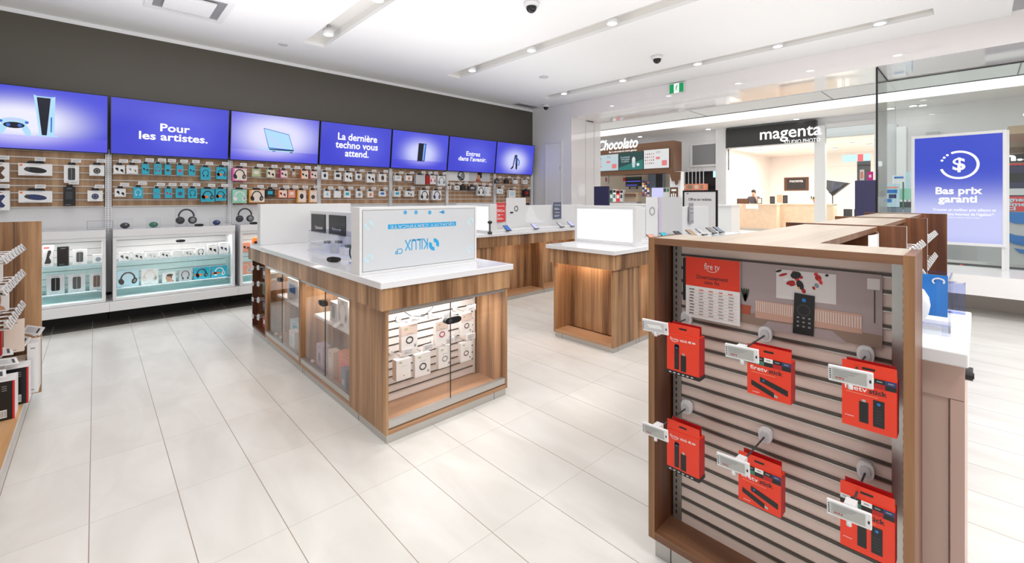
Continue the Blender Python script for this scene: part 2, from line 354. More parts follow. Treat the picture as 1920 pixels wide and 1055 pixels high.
tag(MB().cyl((5.34,4.89,3.36),(5.34,4.89,3.37),.08,'light_grey',20).build('ceiling_speaker'), 'round pale disc in the ceiling near the middle slot', 'speaker')
e = thing('exit_sign', 'green running man exit sign on the glossy bulkhead', 'sign', (7.25, 3.55, 3.17))
MB().box(7.215,7.26,3.415,3.68,3.175,3.35,'white').build('sign_case', e)
s_ = MB(); O = (7.2145, 3.5475, 3.2625); U = (0,-1,0); V = (0,0,1)
s_.rect(O, U, V, -.125, -.045, -.078, .078, 'exit_green').rect(O, U, V, .045, .125, -.078, .078, 'exit_green').rect(O, U, V, -.045, .045, -.078, .078, 'sign_white')
O = (7.214, 3.5475, 3.2625)
s_.ell(O, U, V, .012, .05, .012, .012, 'exit_green').pts2(O, U, V, ((-.004,.036),(.014,.036),(.004,-.008),(-.016,-.008)), 'exit_green').pts2(O, U, V, ((-.014,-.004),(0,-.008),(.014,-.03),(.026,-.055),(.018,-.058),(.002,-.032)), 'exit_green').pts2(O, U, V, ((-.016,-.004),(-.006,-.012),(-.022,-.038),(-.042,-.044),(-.042,-.036),(-.026,-.03)), 'exit_green').pts2(O, U, V, ((-.004,.034),(-.024,.02),(-.022,.012),(0,.026)), 'exit_green').pts2(O, U, V, ((.012,.034),(.03,.012),(.024,.008),(.008,.024)), 'exit_green')
s_.build('pictogram', e)
# ------------------------------------------------------------------ seven wall screens
SCR = [-1.065, .118, 1.301, 2.463, 3.649, 4.816, 6.007, 7.132]
sname = ['game console', 'Pour les artistes', 'laptop', 'La derniere techno', 'small dark device', 'Entrez', 'folded device']
slab = ['wall screen showing a white console and controller, leftmost of the row', 'wall screen reading Pour les artistes', 'wall screen showing an open white laptop', 'wall screen reading La dernière techno vous attend',
        'wall screen showing one dark upright tower device', 'wall screen reading Entrez dans l\'avenir', 'wall screen showing a dark robot figure, last of the row']
smat = ['scr_console', 'scr_text', 'scr_glow', 'scr_text', 'scr_glow2', 'scr_text', 'scr_glow2']
for i in range(7):
    x0, x1 = SCR[i], SCR[i+1]; w = (x1-x0)/2-.006; t = thing('wall_screen', slab[i], 'screen', ((x0+x1)/2, 6.88, 1.895), (math.radians(7), 0, 0), 'row of screens over the product wall')
    bz = MB().box(-w, w, .002, .05, 0, .664, 'black').box(-.3, .3, .02, .1, .1, .5, 'black').build('bezel', t, local=True)
    g = MB(); g.rect((0,0,0), XU, XV, -w+.01, w-.01, .012, .652, smat[i]); O = (0,-.001,0); O2 = (0,-.002,0); O3 = (0,-.003,0)
    if i == 1: g.text('Pour\nles artistes.', (-.02+.03,-.001,.30), XU, XV, .13, 'txt', .022, width=.68)
    if i == 3: g.text('La dernière\ntechno vous\nattend.', (0,-.001,.33), XU, XV, .15, 'txt', .022, width=.70)
    if i == 5: g.text('Entrez\ndans l\'avenir.', (0,-.001,.31), XU, XV, .12, 'txt', .018, width=.70)
    if i == 0:
        g.rect(O, XU, XV, -w+.01, w-.01, .012, .15, 'lav_floor')
        g.pts2(O2, XU, XV, ((.005,.585),(.03,.572),(.13,.572),(.165,.58),(.155,.16),(.045,.16)), 'ice').pts2(O3, XU, XV, ((.028,.56),(.13,.56),(.098,.165),(.062,.165)), 'ink_emit').pts2(O3, XU, XV, ((.128,.36),(.14,.36),(.136,.20),(.126,.20)), 'mid_blue').rect(O2, XU, XV, .02, .18, .152, .163, 'ice')
        g.ell(O2, XU, XV, -.135, .285, .10, .042, 'ice').ell(O2, XU, XV, -.215, .215, .026, .07, 'ice', rot=-.35).ell(O2, XU, XV, -.05, .205, .026, .07, 'ice', rot=.35).ell(O3, XU, XV, -.135, .25, .075, .032, 'ink_emit').rect(O3, XU, XV, -.18, -.09, .298, .314, 'lav')
        for a in (-.175, -.095): g.ell((0,-.004,0), XU, XV, a, .25, .016, .016, 'mid_blue')
        for a in (-.225, -.045): g.ell((0,-.004,0), XU, XV, a, .285, .014, .014, 'mid_blue')
    if i == 2:
        g.rect(O, XU, XV, -w+.01, w-.01, .012, .155, 'lav_floor')
        g.pts2(O2, XU, XV, ((-.18,.47),(.15,.41),(.225,.18),(-.11,.19)), 'mid_blue').pts2(O3, XU, XV, ((-.172,.46),(.145,.402),(.213,.195),(-.105,.205)), 'ice').pts2((0,-.004,0), XU, XV, ((-.12,.36),(-.1,.36),(.09,.2),(.05,.2)), 'lav')
        g.pts2(O2, XU, XV, ((-.28,.2),(-.11,.19),(.225,.18),(.22,.15),(-.1,.158),(-.2,.185)), 'ice').rect(O3, XU, XV, -.1, .22, .172, .186, 'ink_emit').rect(O3, XU, XV, -.06, -.02, .15, .162, 'mid_blue').rect(O3, XU, XV, .17, .21, .148, .16, 'ink_emit')
    if i == 4:
        g.rect(O, XU, XV, -w+.01, w-.01, .012, .16, 'lav_floor2').pts2(O2, XU, XV, ((-.06,.47),(.10,.47),(.07,.15),(-.07,.15)), 'ink_emit').pts2(O3, XU, XV, ((.045,.47),(.1,.465),(.085,.16),(.03,.16)), 'mid_blue').pts2((0,-.004,0), XU, XV, ((.05,.45),(.065,.45),(.05,.17),(.04,.17)), 'ice')
    if i == 6:
        g.pts2(O2, XU, XV, ((-.03,.42),(.04,.42),(.07,.2),(.06,.1),(.02,.12),(-.01,.36),(-.05,.14),(-.12,.1),(-.12,.13),(-.07,.18)), 'ink_emit').pts2(O2, XU, XV, ((.06,.36),(.13,.29),(.12,.18),(.09,.2),(.1,.28),(.05,.32)), 'mid_blue').rect(O3, XU, XV, 0, .025, .2, .4, 'mid_blue')
    g.build('display', bz, local=True)
# ------------------------------------------------------------------ product wall: slatwall bays, uprights
BAY = [-1.09, .113, 1.325, 2.49, 3.69, 4.86, 6.06, 7.17]
for i in range(7):
    a, b = BAY[i]+.035, BAY[i+1]-.035
    t = thing('slatwall_panel', 'wood-effect slatwall panel under the %s screen' % ['console','Pour les artistes','laptop','La dernière techno','dark tower','Entrez','robot figure'][i], 'wall panel', ((a+b)/2, 6.98, 1.29), group='wood slatwall bays')
    p = MB().box(a, b, 6.965, 6.995, 1.285, 1.98, 'wood_slat'); p.build('panel', t)
    q = MB()
    for k in range(9): q.box(a, b, 6.955, 6.966, 1.285+.0762*k, 1.297+.0762*k, 'rail')
    r = q.build('slat_rails', [x_ for x_ in bpy.data.objects if x_.parent == t][0]); r['label'] = 'white metal rails between the slats'
    if i < 6:
        tag(MB().box(a-.035, b+.035, 6.975, 6.998, .9, 1.285, 'white').build('back_panel'), 'plain white back panel below the %s slatwall bay' % ['leftmost','second','third','fourth','fifth','sixth'][i], 'wall panel', 'white back panels')
for i in range(8):
    x = BAY[i]; u = MB().box(x-.028, x+.028, 6.93, 6.99, .3 if i < 3 else 1.0, 1.95, 'white')
    if i < 5:
        z = 1.0
        while z < 1.9:
            for dx in (-.014, .014): u.box(x+dx-.003, x+dx+.003, 6.929, 6.93, z, z+.012, 'dark_grey')
            z += .026
    tag(u.build('slotted_upright'), 'white slotted upright %s' % ['left of the leftmost bay','between console and Pour les artistes bays','between Pour les artistes and laptop bays','between laptop and La dernière techno bays','between the fourth and fifth screens','between the fifth and sixth screens','between the sixth and last screens','at the right end of the product wall'][i], 'shelving upright', 'slotted uprights')
# ---- printed art for packages
def art(g, kind, col, w, h, y, cz=0):
    """flat print on a front at local y, centred at (0, cz)"""
    O = (0, y, cz); r = min(w, h)/2*(1.35 if kind in ('hp','neck','buds') else 1)
    if kind == 'hp':
        g.arc(O, XU, XV, 0, 0, .42*r, .5*r, .12*r, -.1, PI+.1, col, 12); g.ell(O, XU, XV, -.47*r, -.25*r, .2*r, .3*r, col, 12, .3); g.ell(O, XU, XV, .47*r, -.25*r, .2*r, .3*r, col, 12, -.3)
        g.ell((0, y-.0005, cz), XU, XV, .49*r, -.25*r, .1*r, .17*r, 'grey' if col in ('black','ink') else 'print_grey', 10, -.3)
    elif kind == 'buds':
        for sx, sz in ((-.3, .1), (.35, -.15)):
            g.ell(O, XU, XV, sx*r, sz*r, .2*r, .24*r, col, 10, .5); g.pts2(O, XU, XV, ((sx*r, sz*r), (sx*r+.12*r, sz*r+.05*r), (sx*r+.22*r, sz*r-.4*r), (sx*r+.1*r, sz*r-.42*r)), col)
    elif kind == 'neck':
        g.arc(O, XU, XV, 0, .1*r, .4*r, .5*r, .1*r, -.6, PI+.6, col, 12); g.ell(O, XU, XV, -.3*r, -.4*r, .12*r, .2*r, col, 8); g.ell(O, XU, XV, .3*r, -.4*r, .12*r, .2*r, col, 8)
    elif kind == 'cyl':
        a, b = .24*w, .34*h
        g.pts2(O, XU, XV, ((-a,-b+.06*h),(-a+.05*w,-b),(a-.05*w,-b),(a,-b+.06*h),(a,b-.05*h),(a-.06*w,b),(-a+.06*w,b),(-a,b-.05*h)), col); g.rect((0,y-.0005,cz), XU, XV, -.02*w, .02*w, -b+.03*h, b-.03*h, 'grey')
    elif kind == 'bar':
        g.ell(O, XU, XV, 0, -.05*h, .34*w, .24*h, col, 18, -.12); g.ell((0,y-.0005,cz), XU, XV, -.24*w, .02*h, .07*w, .18*h, 'dark_grey', 12); g.rect((0,y-.0005,cz), XU, XV, -.46*w, -.38*w, .28*h, .42*h, 'orange')
    elif kind == 'round':
        g.ell(O, XU, XV, 0, -.05*h, .5*r, .55*r, col, 16); g.arc((0,y-.0005,cz), XU, XV, 0, -.05*h, .22*r, .26*r, .08*r, 0, 2*PI, 'print_grey', 14)
    elif kind == 'oval':
        g.ell(O, XU, XV, 0, 0, .42*r, .62*r, col, 16); g.ell((0,y-.0005,cz), XU, XV, 0, .06*r, .08*r, .36*r, 'dark_grey', 8)
    elif kind == 'sq': g.rect(O, XU, XV, -.3*w, .25*w, -.15*h, .25*h, col)
    elif kind == 'face':
        g.ell(O, XU, XV, .0, -.06*h, .24*w, .34*h, 'skin', 16); g.ell((0,y-.0004,cz), XU, XV, .05*w, .2*h, .25*w, .14*h, 'hair', 14); g.pts2((0,y-.0004,cz), XU, XV, ((.1*w,-.2*h),(.34*w,-.32*h),(.4*w,-.45*h),(-.2*w,-.45*h),(-.12*w,-.3*h)), 'skin'); g.ell((0,y-.0008,cz), XU, XV, .16*w, 0, .05*w, .08*h, 'black', 8)
    elif kind == 'shoe':
        g.pts2(O, XU, XV, ((-.34*w,-.36*h),(.2*w,-.36*h),(.3*w,-.26*h),(.1*w,-.05*h),(.3*w,.2*h),(.2*w,.3*h),(-.02*w,.26*h),(-.2*w,-.15*h)), col); g.rect((0,y-.0005,cz), XU, XV, -.4*w, .1*w, .38*h, .44*h, 'red')
    # text lines every package carries
    if kind != 'face':
        g.rect((0, y-.0003, cz), XU, XV, -.32*w, .12*w, -.44*h, -.42*h, 'print_grey'); g.rect((0, y-.0003, cz), XU, XV, -.2*w, .2*w, .4*h, .425*h, 'print_grey')
def package(name, label, cat, loc, w, h, d, col, kind, acol, rotz=0, group=None, band=None, tab=False, panel=None):
    """carton with local -Y front; loc = bottom centre"""
    g = MB().box(-w/2, w/2, -d/2, d/2, 0, h, col)
    y = -d/2-.0008
    if panel: g.rect((0, y+.0003, 0), XU, XV, -.36*w, .5*w, .04*h, .96*h, panel)
    if band: g.rect((0, y, 0), XU, XV, -.46*w, .05*w, .3*h, .48*h, band)
    art(g, kind, acol, w, h, y, h/2)
    if tab: g.prism([(-w*.3, -.004, h), (w*.3, -.004, h), (w*.2, -.004, h+.03), (-w*.2, -.004, h+.03)], (0, .003, 0), 'black')
    o = g.build(name, None, local=True); o.location = loc; o.rotation_euler = (0, 0, rotz); return tag(o, label, cat, group)
# ---- hooks: one built, the others copied
def make_hook():
    t = thing('peg_hook', '', 'hook', group='peg hooks on the product wall')
    MB().cyl((0,-.012,0), (0,0,0), .019, 'white', 14).build('plate', t, local=True)
    MB().cyl((0,-.15,0), (0,-.01,0), .0025, 'chrome', 6).build('rod', t, local=True)
    MB().box(-.002, .075, -.156, -.150, .005, .045, 'white').rect((0,-.1565,0), XU, XV, .008, .064, .012, .038, 'light_grey').rect((0,-.157,0), XU, XV, .012, .04, .02, .023, 'print_grey').build('price_tag', t, local=True)
    return t
HOOK0 = make_hook(); hook_used = []
# product wall packages: bay, row, x0,z1,x1,z0 (front plane y=6.84), colour, art, art colour, description, (band)
PW = [
 (0,0,-0.78,1.753,-0.641,1.553,'paper','shoe','brown','white box with a brown portable speaker'),
 (0,0,-0.579,1.752,-0.334,1.626,'paper','bar','black','long white box with a black portable speaker'),
 (0,0,-0.246,1.75,-0.128,1.554,'paper','cyl','dark_grey','tall white box with a grey cylinder speaker'),
 (0,0,-0.046,1.761,0.078,1.64,'paper','round','dark_grey','white box with a dark round speaker'),
 (0,1,-0.78,1.464,-0.638,1.263,'paper','shoe','navy','white box with a navy portable speaker'),
 (0,1,-0.577,1.464,-0.334,1.341,'paper','bar','navy','long white box with a blue portable speaker'),
 (0,1,-0.251,1.511,-0.156,1.302,'black','sq','dark_grey','glossy black hanging pouch'),
 (0,1,-0.061,1.472,0.064,1.352,'paper','round','navy','white box with a blue round speaker'),
 (1,0,0.155,1.769,0.253,1.669,'paper','buds','black','small white box with black earbuds'),
 (1,0,0.267,1.775,0.37,1.673,'paper','buds','light_grey','small white box with pale earbuds'),
 (1,0,0.405,1.795,0.472,1.669,'teal','buds','black','teal box with a black earbud'),
 (1,0,0.517,1.801,0.591,1.673,'teal','neck','dark_red','teal box with red and black cable earphones'),
 (1,0,0.62,1.8,0.68,1.669,'teal','round','black','narrow teal box with a black round case'),
 (1,0,0.737,1.799,0.803,1.67,'teal','round','red','narrow teal box with a red case'),
 (1,0,0.858,1.802,0.925,1.673,'teal','buds','black','narrow teal box with black clip earbuds'),
 (1,0,0.983,1.784,1.087,1.621,'teal','neck','black','teal box with black wraparound earphones'),
 (1,0,1.153,1.793,1.267,1.636,'teal','hp','black','teal box with black on-ear headphones'),
 (1,1,0.165,1.498,0.261,1.403,'paper','buds','black','white box with black winged earbuds'),
 (1,1,0.328,1.516,0.416,1.384,'teal','neck','cyan_pale','teal bag with pale earphones'),
 (1,1,0.511,1.505,0.577,1.384,'teal','buds','slate','teal box with grey-blue earbuds'),
 (1,1,0.622,1.506,0.692,1.389,'teal','buds','red','teal box with red earbuds'),
 (1,1,0.727,1.508,0.816,1.389,'teal','round','navy','teal box with a navy earbud case'),
 (1,1,0.851,1.51,0.946,1.385,'teal','neck','black','teal box with black sport earphones'),
 (1,1,0.986,1.505,1.13,1.34,'teal','hp','black','wide teal box with large black headphones'),
 (1,1,1.142,1.507,1.261,1.35,'teal','hp','ink','last teal box with black headphones'),
 (2,0,1.334,1.791,1.5,1.619,'pink','hp','black','large pink box with black headphones'),
 (2,0,1.564,1.79,1.671,1.679,'sage','sq','cream','sage green box with a pale case'),
 (2,0,1.742,1.787,1.852,1.675,'sage','buds','black','sage green box with black earbuds'),
 (2,0,1.917,1.787,2.015,1.676,'magenta','buds','black','magenta box with black earbuds'),
 (2,0,2.072,1.783,2.13,1.698,'tan','sq','light_grey','small tan and grey box'),
 (2,0,2.197,1.793,2.3,1.669,'orange','buds','black','orange box with black earbuds'),
 (2,0,2.332,1.79,2.428,1.681,'rose','buds','black','rose pink box with black earbuds'),
 (2,1,1.334,1.502,1.5,1.32,'mint','hp','paper','large mint box with white headphones'),
 (2,1,1.53,1.501,1.717,1.325,'amber','hp','black','large golden box with black headphones'),
 (2,1,1.736,1.515,1.849,1.399,'black','sq','teal','black box with a cyan and pink stripe'),
 (2,1,1.891,1.502,2.008,1.392,'orange','buds','dark_red','orange box with dark red earphones'),
 (2,1,2.025,1.504,2.121,1.392,'salmon','sq','cream','salmon pink box with a pale label'),
 (2,1,2.148,1.505,2.271,1.321,'amber','oval','black','amber box with a black upright pouch'),
 (2,1,2.315,1.507,2.426,1.32,'amber','round','black','amber box with a black round case'),
 (3,0,2.497,1.784,2.592,1.676,'paper','oval','black','white box with one black oval earbud'),
 (3,0,2.693,1.784,2.796,1.674,'paper','sq','black','white box with a black square case'),
 (3,0,2.853,1.79,2.974,1.647,'paper','buds','black','tall white box with two black earbuds'),
 (3,0,3.03,1.78,3.128,1.681,'paper','round','dark_grey','small white box with a dark round case'),
 (3,0,3.216,1.785,3.355,1.641,'paper','buds','ink','tall white box stack with black earbuds'),
 (3,0,3.423,1.789,3.56,1.657,'paper','oval','brown','white box with a brown oval case'),
 (3,1,2.531,1.498,2.63,1.393,'paper','oval','cyan_pale','white box with pale cyan print'),
 (3,1,2.686,1.5,2.792,1.393,'paper','plain','paper','plain white box'),
 (3,1,2.843,1.501,2.945,1.393,'paper','sq','teal','white box with a teal patch'),
 (3,1,3.037,1.503,3.14,1.393,'paper','round','slate','white box with a slate blue round print'),
 (3,1,3.229,1.501,3.327,1.397,'paper','round','orange','white box with a small orange print'),
 (3,1,3.43,1.503,3.55,1.412,'paper','sq','blue_print','white box with a blue square'),
 (4,0,3.72,1.775,3.842,1.681,'paper','sq','light_grey','white box with a pale grey square'),
 (4,0,3.924,1.782,4.052,1.688,'paper','round','orange','white box with an orange disc'),
 (4,0,4.127,1.799,4.313,1.63,'light_grey','plain','paper','thick row of plain white cartons'),
 (4,0,4.328,1.796,4.412,1.637,'dark_red','plain','red','narrow dark red carton'),
 (4,0,4.421,1.799,4.542,1.639,'paper','hp','red','white box with red headphones'),
 (4,0,4.587,1.797,4.752,1.614,'paper','hp','slate','white box with lavender grey headphones'),
 (4,1,3.704,1.511,3.826,1.409,'paper','sq','teal','white box with a teal square'),
 (4,1,3.916,1.513,4.092,1.41,'paper','buds','dark_grey','wide white box with dark grey cameras'),
 (4,1,4.217,1.531,4.394,1.349,'paper','hp','black','white box with black headphones'),
 (4,1,4.475,1.526,4.663,1.349,'paper','hp','navy','white box with navy headphones'),
 (5,2,4.803,1.613,4.883,1.556,'paper','round','black','small white box with a black lens'),
 (5,2,4.975,1.624,5.081,1.543,'paper','buds','black','white box with black earphones'),
 (5,2,5.123,1.634,5.229,1.535,'black','plain','black','small all black box'),
 (5,2,5.317,1.622,5.483,1.539,'dark_grey','sq','light_grey','wide black box with a grey patch'),
 (5,2,5.528,1.618,5.7,1.434,'paper','hp','black','tall white box with black headphones'),
 (5,2,5.721,1.614,5.865,1.426,'paper','hp','light_grey','tall white box with pale headphones'),
 (6,0,5.995,1.772,6.103,1.685,'dark_grey','buds','light_grey','small dark grey box'),
 (6,0,6.259,1.78,6.374,1.691,'black','plain','black','small black box'),
 (6,0,6.516,1.778,6.635,1.693,'paper','plain','paper','small plain white box'),
 (6,0,6.812,1.787,6.936,1.694,'paper','sq','light_grey','small white box with grey patch'),
 (6,1,6.046,1.581,6.207,1.474,'paper','buds','teal','white box with teal earphones'),
 (6,1,6.374,1.557,6.569,1.38,'paper','sq','cyan_pale','tall white box with pale blue print'),
 (6,1,6.833,1.563,7.009,1.415,'black','sq','dark_red','black and red box'),
]
under = ['the console screen', 'the Pour les artistes screen', 'the laptop screen', 'the techno screen', 'the dark tower screen', 'the Entrez screen', 'the last screen']
short = ['console', 'artistes', 'laptop', 'techno', 'tower', 'Entrez', 'last']
for n, (b, row, x0, z1, x1, z0, col, kind, acol, desc) in enumerate(PW):
    w, h = x1-x0, z1-z0; d = .045 if w < .12 else .07
    rn = ['upper row', 'lower row', 'single row'][row]
    grp = 'hanging boxes in the %s below %s' % (rn, under[b])
    o = package('speaker_box' if kind in ('bar','cyl','shoe') else ('headphone_box' if kind == 'hp' else 'accessory_box'), '%s, %s below %s' % (desc, rn, under[b]), 'box', ((x0+x1)/2, 6.84+d/2, z0), w, h, d, col, kind, acol, group=grp,
                tab=True, panel='cream' if col in ('pink','sage','orange','amber','salmon','magenta','rose') and kind != 'sq' else None, band='orange' if col == 'teal' and kind == 'hp' else None)
    hk = HOOK0 if n == 0 else copy_tree(HOOK0)
    hk.location = ((x0+x1)/2, 6.955, z1+.022); hk['label'] = ' '.join(('peg hook of %s, %s %s' % (desc, short[b], rn)).split()[:16])
pb = thing('headphone_poster', 'wide printed poster of headphones and a man wearing some, below Entrez screen', 'poster', (5.45, 6.95, 1.7))
g = MB(); x0, z1, x1, z0 = 4.837,1.919,5.941,1.719
g.box(x0, x1, 6.945, 6.952, z0, z1, 'light_grey'); O = ((x0+x1)/2, 6.944, (z0+z1)/2); w = (x1-x0)/2; h = (z1-z0)/2
g.rect(O, XU, XV, -w, 0, -h, h, 'paper').arc((O[0]-.35*w, 6.9435, O[2]), XU, XV, 0, 0, .6*h, .7*h, .25*h, 0, 2*PI, 'dark_grey').ell((O[0]-.3*w, 6.943, O[2]), XU, XV, 0, .1*h, .4*h, .45*h, 'grey').pts2((O[0],6.9435,O[2]), XU, XV, ((-.55*w,-.1*h),(-.3*w,-.8*h),(-.2*w,-.8*h),(-.42*w,0)), 'dark_grey')
g.ell((O[0]+.45*w, 6.9435, O[2]), XU, XV, 0, 0, .55*h, .85*h, 'skin').ell((O[0]+.5*w, 6.943, O[2]), XU, XV, 0, .6*h, .6*h, .35*h, 'hair').ell((O[0]+.55*w, 6.942, O[2]), XU, XV, 0, .05*h, .25*h, .38*h, 'black').pts2((O[0],6.943,O[2]), XU, XV, ((.35*w,-.4*h),(.5*w,-.7*h),(.6*w,-h),(.3*w,-h)), 'terracotta')
g.build('print', pb)
# ------------------------------------------------------------------ lit display cases under the product wall
CY = 6.45
CASES = [(-1.06, .085), (.14, 1.285), (1.34, 2.44), (2.50, 3.60)]
cname = ['leftmost', 'second', 'third', 'fourth']
for i, (a, b) in enumerate(CASES):
    t = thing('display_case', 'white lit wall display case with glass front, %s along the product wall' % cname[i], 'display case', ((a+b)/2, 6.7, 0), group='display cases under the product wall')
    MB().box(a, b, CY-.012, 6.93, .965, 1.045, 'white').build('counter', t, .004)
    c = MB().box(a, a+.03, CY+.01, 6.92, .28, .965, 'white').box(b-.03, b, CY+.01, 6.92, .28, .965, 'white').box(a+.03, b-.03, CY+.01, 6.92, .28, .30, 'white').box(a+.03, b-.03, 6.87, 6.9, .30, .965, 'slat_white')
    for k in range(8): c.box(a+.03, b-.03, 6.866, 6.87, .36+.0762*k, .366+.0762*k, 'print_grey')
    c.build('cabinet', t)
    df = MB().frame(a+.002, b-.002, .272, .962, .028, CY-.004, CY+.012, 'white').build('door_frame', t)
    MB().box(a+.03, b-.03, CY+.002, CY+.006, .30, .934, 'glass').build('glass_pane', df)
    for z in (.672, .385): MB().box(a+.032, b-.032, CY+.05, 6.86, z, z+.012, 'shelf_glass', front='cyan_pale').build('shelf', t)
    MB().box(a+.04, b-.04, CY+.03, CY+.05, .945, .958, 'tube').build('led_strip', t)
    light('AREA', 'case_light', ((a+b)/2, CY+.12, .93), 3.5, size=1.0, shape='RECTANGLE', size_y=.08)
    light('AREA', 'case_light', ((a+b)/2, CY+.06, .40), 1.3, (math.radians(-60),0,0), size=1.0, shape='RECTANGLE', size_y=.05)  # added unseen lamp brightening the lower part, no strip stands here
    MB().box(a-.027, b+.027, CY-.03, 6.93, .165, .268, 'white').build('plinth', t, .003)
    MB().box(a-.02, b+.02, 6.86, 6.93, 0, .165, 'toe').build('toe_kick', t)
# packages inside: case, shelf z, x0,z1,x1 from the photograph, at plane y 6.56
DC = [
 (0,.684,-0.389,0.897,-0.311,0.643,'paper','shoe','dark_grey','white box with a dark folding speaker'),
 (0,.684,-0.286,0.879,-0.199,0.661,'black','sq','black','tall glossy black box'),
 (0,.684,-0.172,0.84,-0.063,0.656,'paper','cyl','dark_grey','white box with a grey cylinder'),
 (0,.684,-0.02,0.774,0.071,0.658,'paper','round','slate','small white box with a round speaker'),
 (0,.397,-0.362,0.595,-0.231,0.323,'light_grey','cyl','black','grey box with a black tower speaker'),
 (0,.397,-0.205,0.586,-0.075,0.329,'light_grey','cyl','dark_grey','grey box with a dark tower speaker'),
 (0,.397,-0.042,0.581,0.069,0.318,'light_grey','cyl','brown','grey box with a brown-black tower speaker'),
 (1,.684,0.191,0.778,0.285,0.683,'paper','buds','dark_grey','white card box with black earbuds'),
 (1,.684,0.315,0.767,0.407,0.681,'paper','buds','ink','white card box with looped black earbuds'),
 (1,.684,0.431,0.761,0.532,0.682,'paper','buds','light_grey','faint white card box'),
 (1,.684,0.551,0.761,0.64,0.684,'paper','buds','black','white card box with one black earbud'),
 (1,.684,0.667,0.763,0.762,0.685,'paper','plain','light_grey','plain pale card box'),
 (1,.684,0.78,0.757,0.866,0.689,'paper','buds','print_grey','white card box with tiny earbuds'),
 (1,.684,0.898,0.77,0.99,0.684,'paper','neck','black','white box with a black neckband'),
 (1,.684,1.015,0.814,1.115,0.686,'paper','buds','black','taller white box with black sport buds'),
 (1,.684,1.135,0.825,1.229,0.683,'paper','buds','navy','taller white box with navy sport buds'),
 (1,.397,0.176,0.573,0.361,0.313,'cyan_pale','hp','black','pale blue box with large black headphones'),
 (1,.397,0.382,0.574,0.536,0.317,'paper','hp','cream','white box with cream headphones'),
 (1,.397,0.572,0.513,0.697,0.339,'paper','face','skin','white box with a man\'s face in profile'),
 (1,.397,0.728,0.518,0.853,0.341,'light_grey','neck','dark_grey','grey box with a dark neckband'),
 (1,.397,0.874,0.532,1.034,0.341,'teal','hp','black','teal box with black headphones'),
 (1,.397,1.053,0.53,1.221,0.34,'teal','hp','paper','teal box with white headphones'),
 (2,.684,1.386,0.808,1.478,0.694,'salmon','buds','black','salmon box with black earphones'),
 (2,.684,1.509,0.862,1.596,0.722,'orange','sq','black','orange box'),
 (2,.397,1.344,0.545,1.49,0.346,'salmon','hp','light_grey','salmon box with pale headphones'),
]
for cs, zs, x0, z1, x1, z0, col, kind, acol, desc in DC:
    h = max(.05, z1-zs if z1-zs < .3 else .27); h = min(h, .26)
    package('headphone_box' if kind == 'hp' else ('speaker_box' if kind in ('cyl','shoe') else 'accessory_box'), '%s, %s shelf of %s display case' % (desc, 'upper' if zs > .5 else 'lower', cname[cs]), 'box', ((x0+x1)/2, 6.59, zs), x1-x0, h, .06, col, kind, acol,
            group='boxes inside the %s display case' % cname[cs], band='orange' if col == 'teal' else None)
# things shown on the case counters
def acrylic_stand(x0, x1, y, z0, h, label, inner):
    t = thing('display_stand', label, 'display stand', ((x0+x1)/2, y, z0))
    MB().box(x0, x1, y, y+.006, z0, z0+h, 'acrylic').frame(x0, x1, z0, z0+h, .003, y-.001, y+.007, 'light_grey').build('acrylic_plate', t)
    MB().box(x0, x1, y-.03, y+.05, z0, z0+.004, 'acrylic').build('foot', t)
    g = MB(); cx = (x0+x1)/2; r = (x1-x0)/2
    if inner == 'hp':
        for k in range(14):
            a0 = PI*k/14; a1 = PI*(k+1)/14
            g.cyl((cx+.075*math.cos(a0), y-.03, z0+.12+.085*math.sin(a0)), (cx+.075*math.cos(a1), y-.03, z0+.12+.085*math.sin(a1)), .009, 'dark_grey', 8)
        g.ball((cx-.06, y-.03, z0+.075), .045, .03, .045, 'dark_grey').ball((cx+.06, y-.03, z0+.075), .045, .03, .045, 'dark_grey').ball((cx+.06, y-.05, z0+.075), .028, .02, .03, 'grey')
        g.box(cx-.01, cx+.01, y-.04, y-.02, z0, z0+.05, 'acrylic'); g.build('headphones', t)
    else:
        g.ball((cx-.0, y-.02, z0+.035), .042, .02, .032, inner); g.ball((cx+.01, y-.038, z0+.045), .012, .008, .01, 'grey'); g.build('earbud_case', t)
x0, z1, x1, z0 = 0.177,1.184,0.312,1.086
acrylic_stand(x0, x1, 6.6, 1.045, .11, 'clear stand holding a black earbud case on the second display case', 'dark_grey')
x0, z1, x1, z0 = 0.429,1.186,0.559,1.088
acrylic_stand(x0, x1, 6.6, 1.045, .11, 'clear stand holding a green earbud case on the second display case', 'green')
x0, z1, x1, z0 = 0.699,1.287,0.904,1.087
acrylic_stand(x0, x1, 6.6, 1.045, .215, 'clear stand with black headphones on the second display case', 'hp')
x0, z1, x1, z0 = 1.04,1.189,1.182,1.097
acrylic_stand(x0, x1, 6.6, 1.045, .1, 'clear stand holding a navy earbud case on the second display case', 'navy')
x0, z1, x1, z0 = 1.328,1.285,1.512,1.092
acrylic_stand(x0, x1, 6.6, 1.045, .2, 'clear stand with black headphones on the third display case', 'hp')
x0, z1, x1, z0 = -0.063,1.136,0.146,1.034
tag(MB().box(x0, x1, 6.6, 6.606, 1.045, 1.14, 'acrylic').frame(x0, x1, 1.045, 1.14, .003, 6.599, 6.607, 'grey').build('acrylic_plate'), 'empty clear acrylic plate on the leftmost display case', 'display stand')
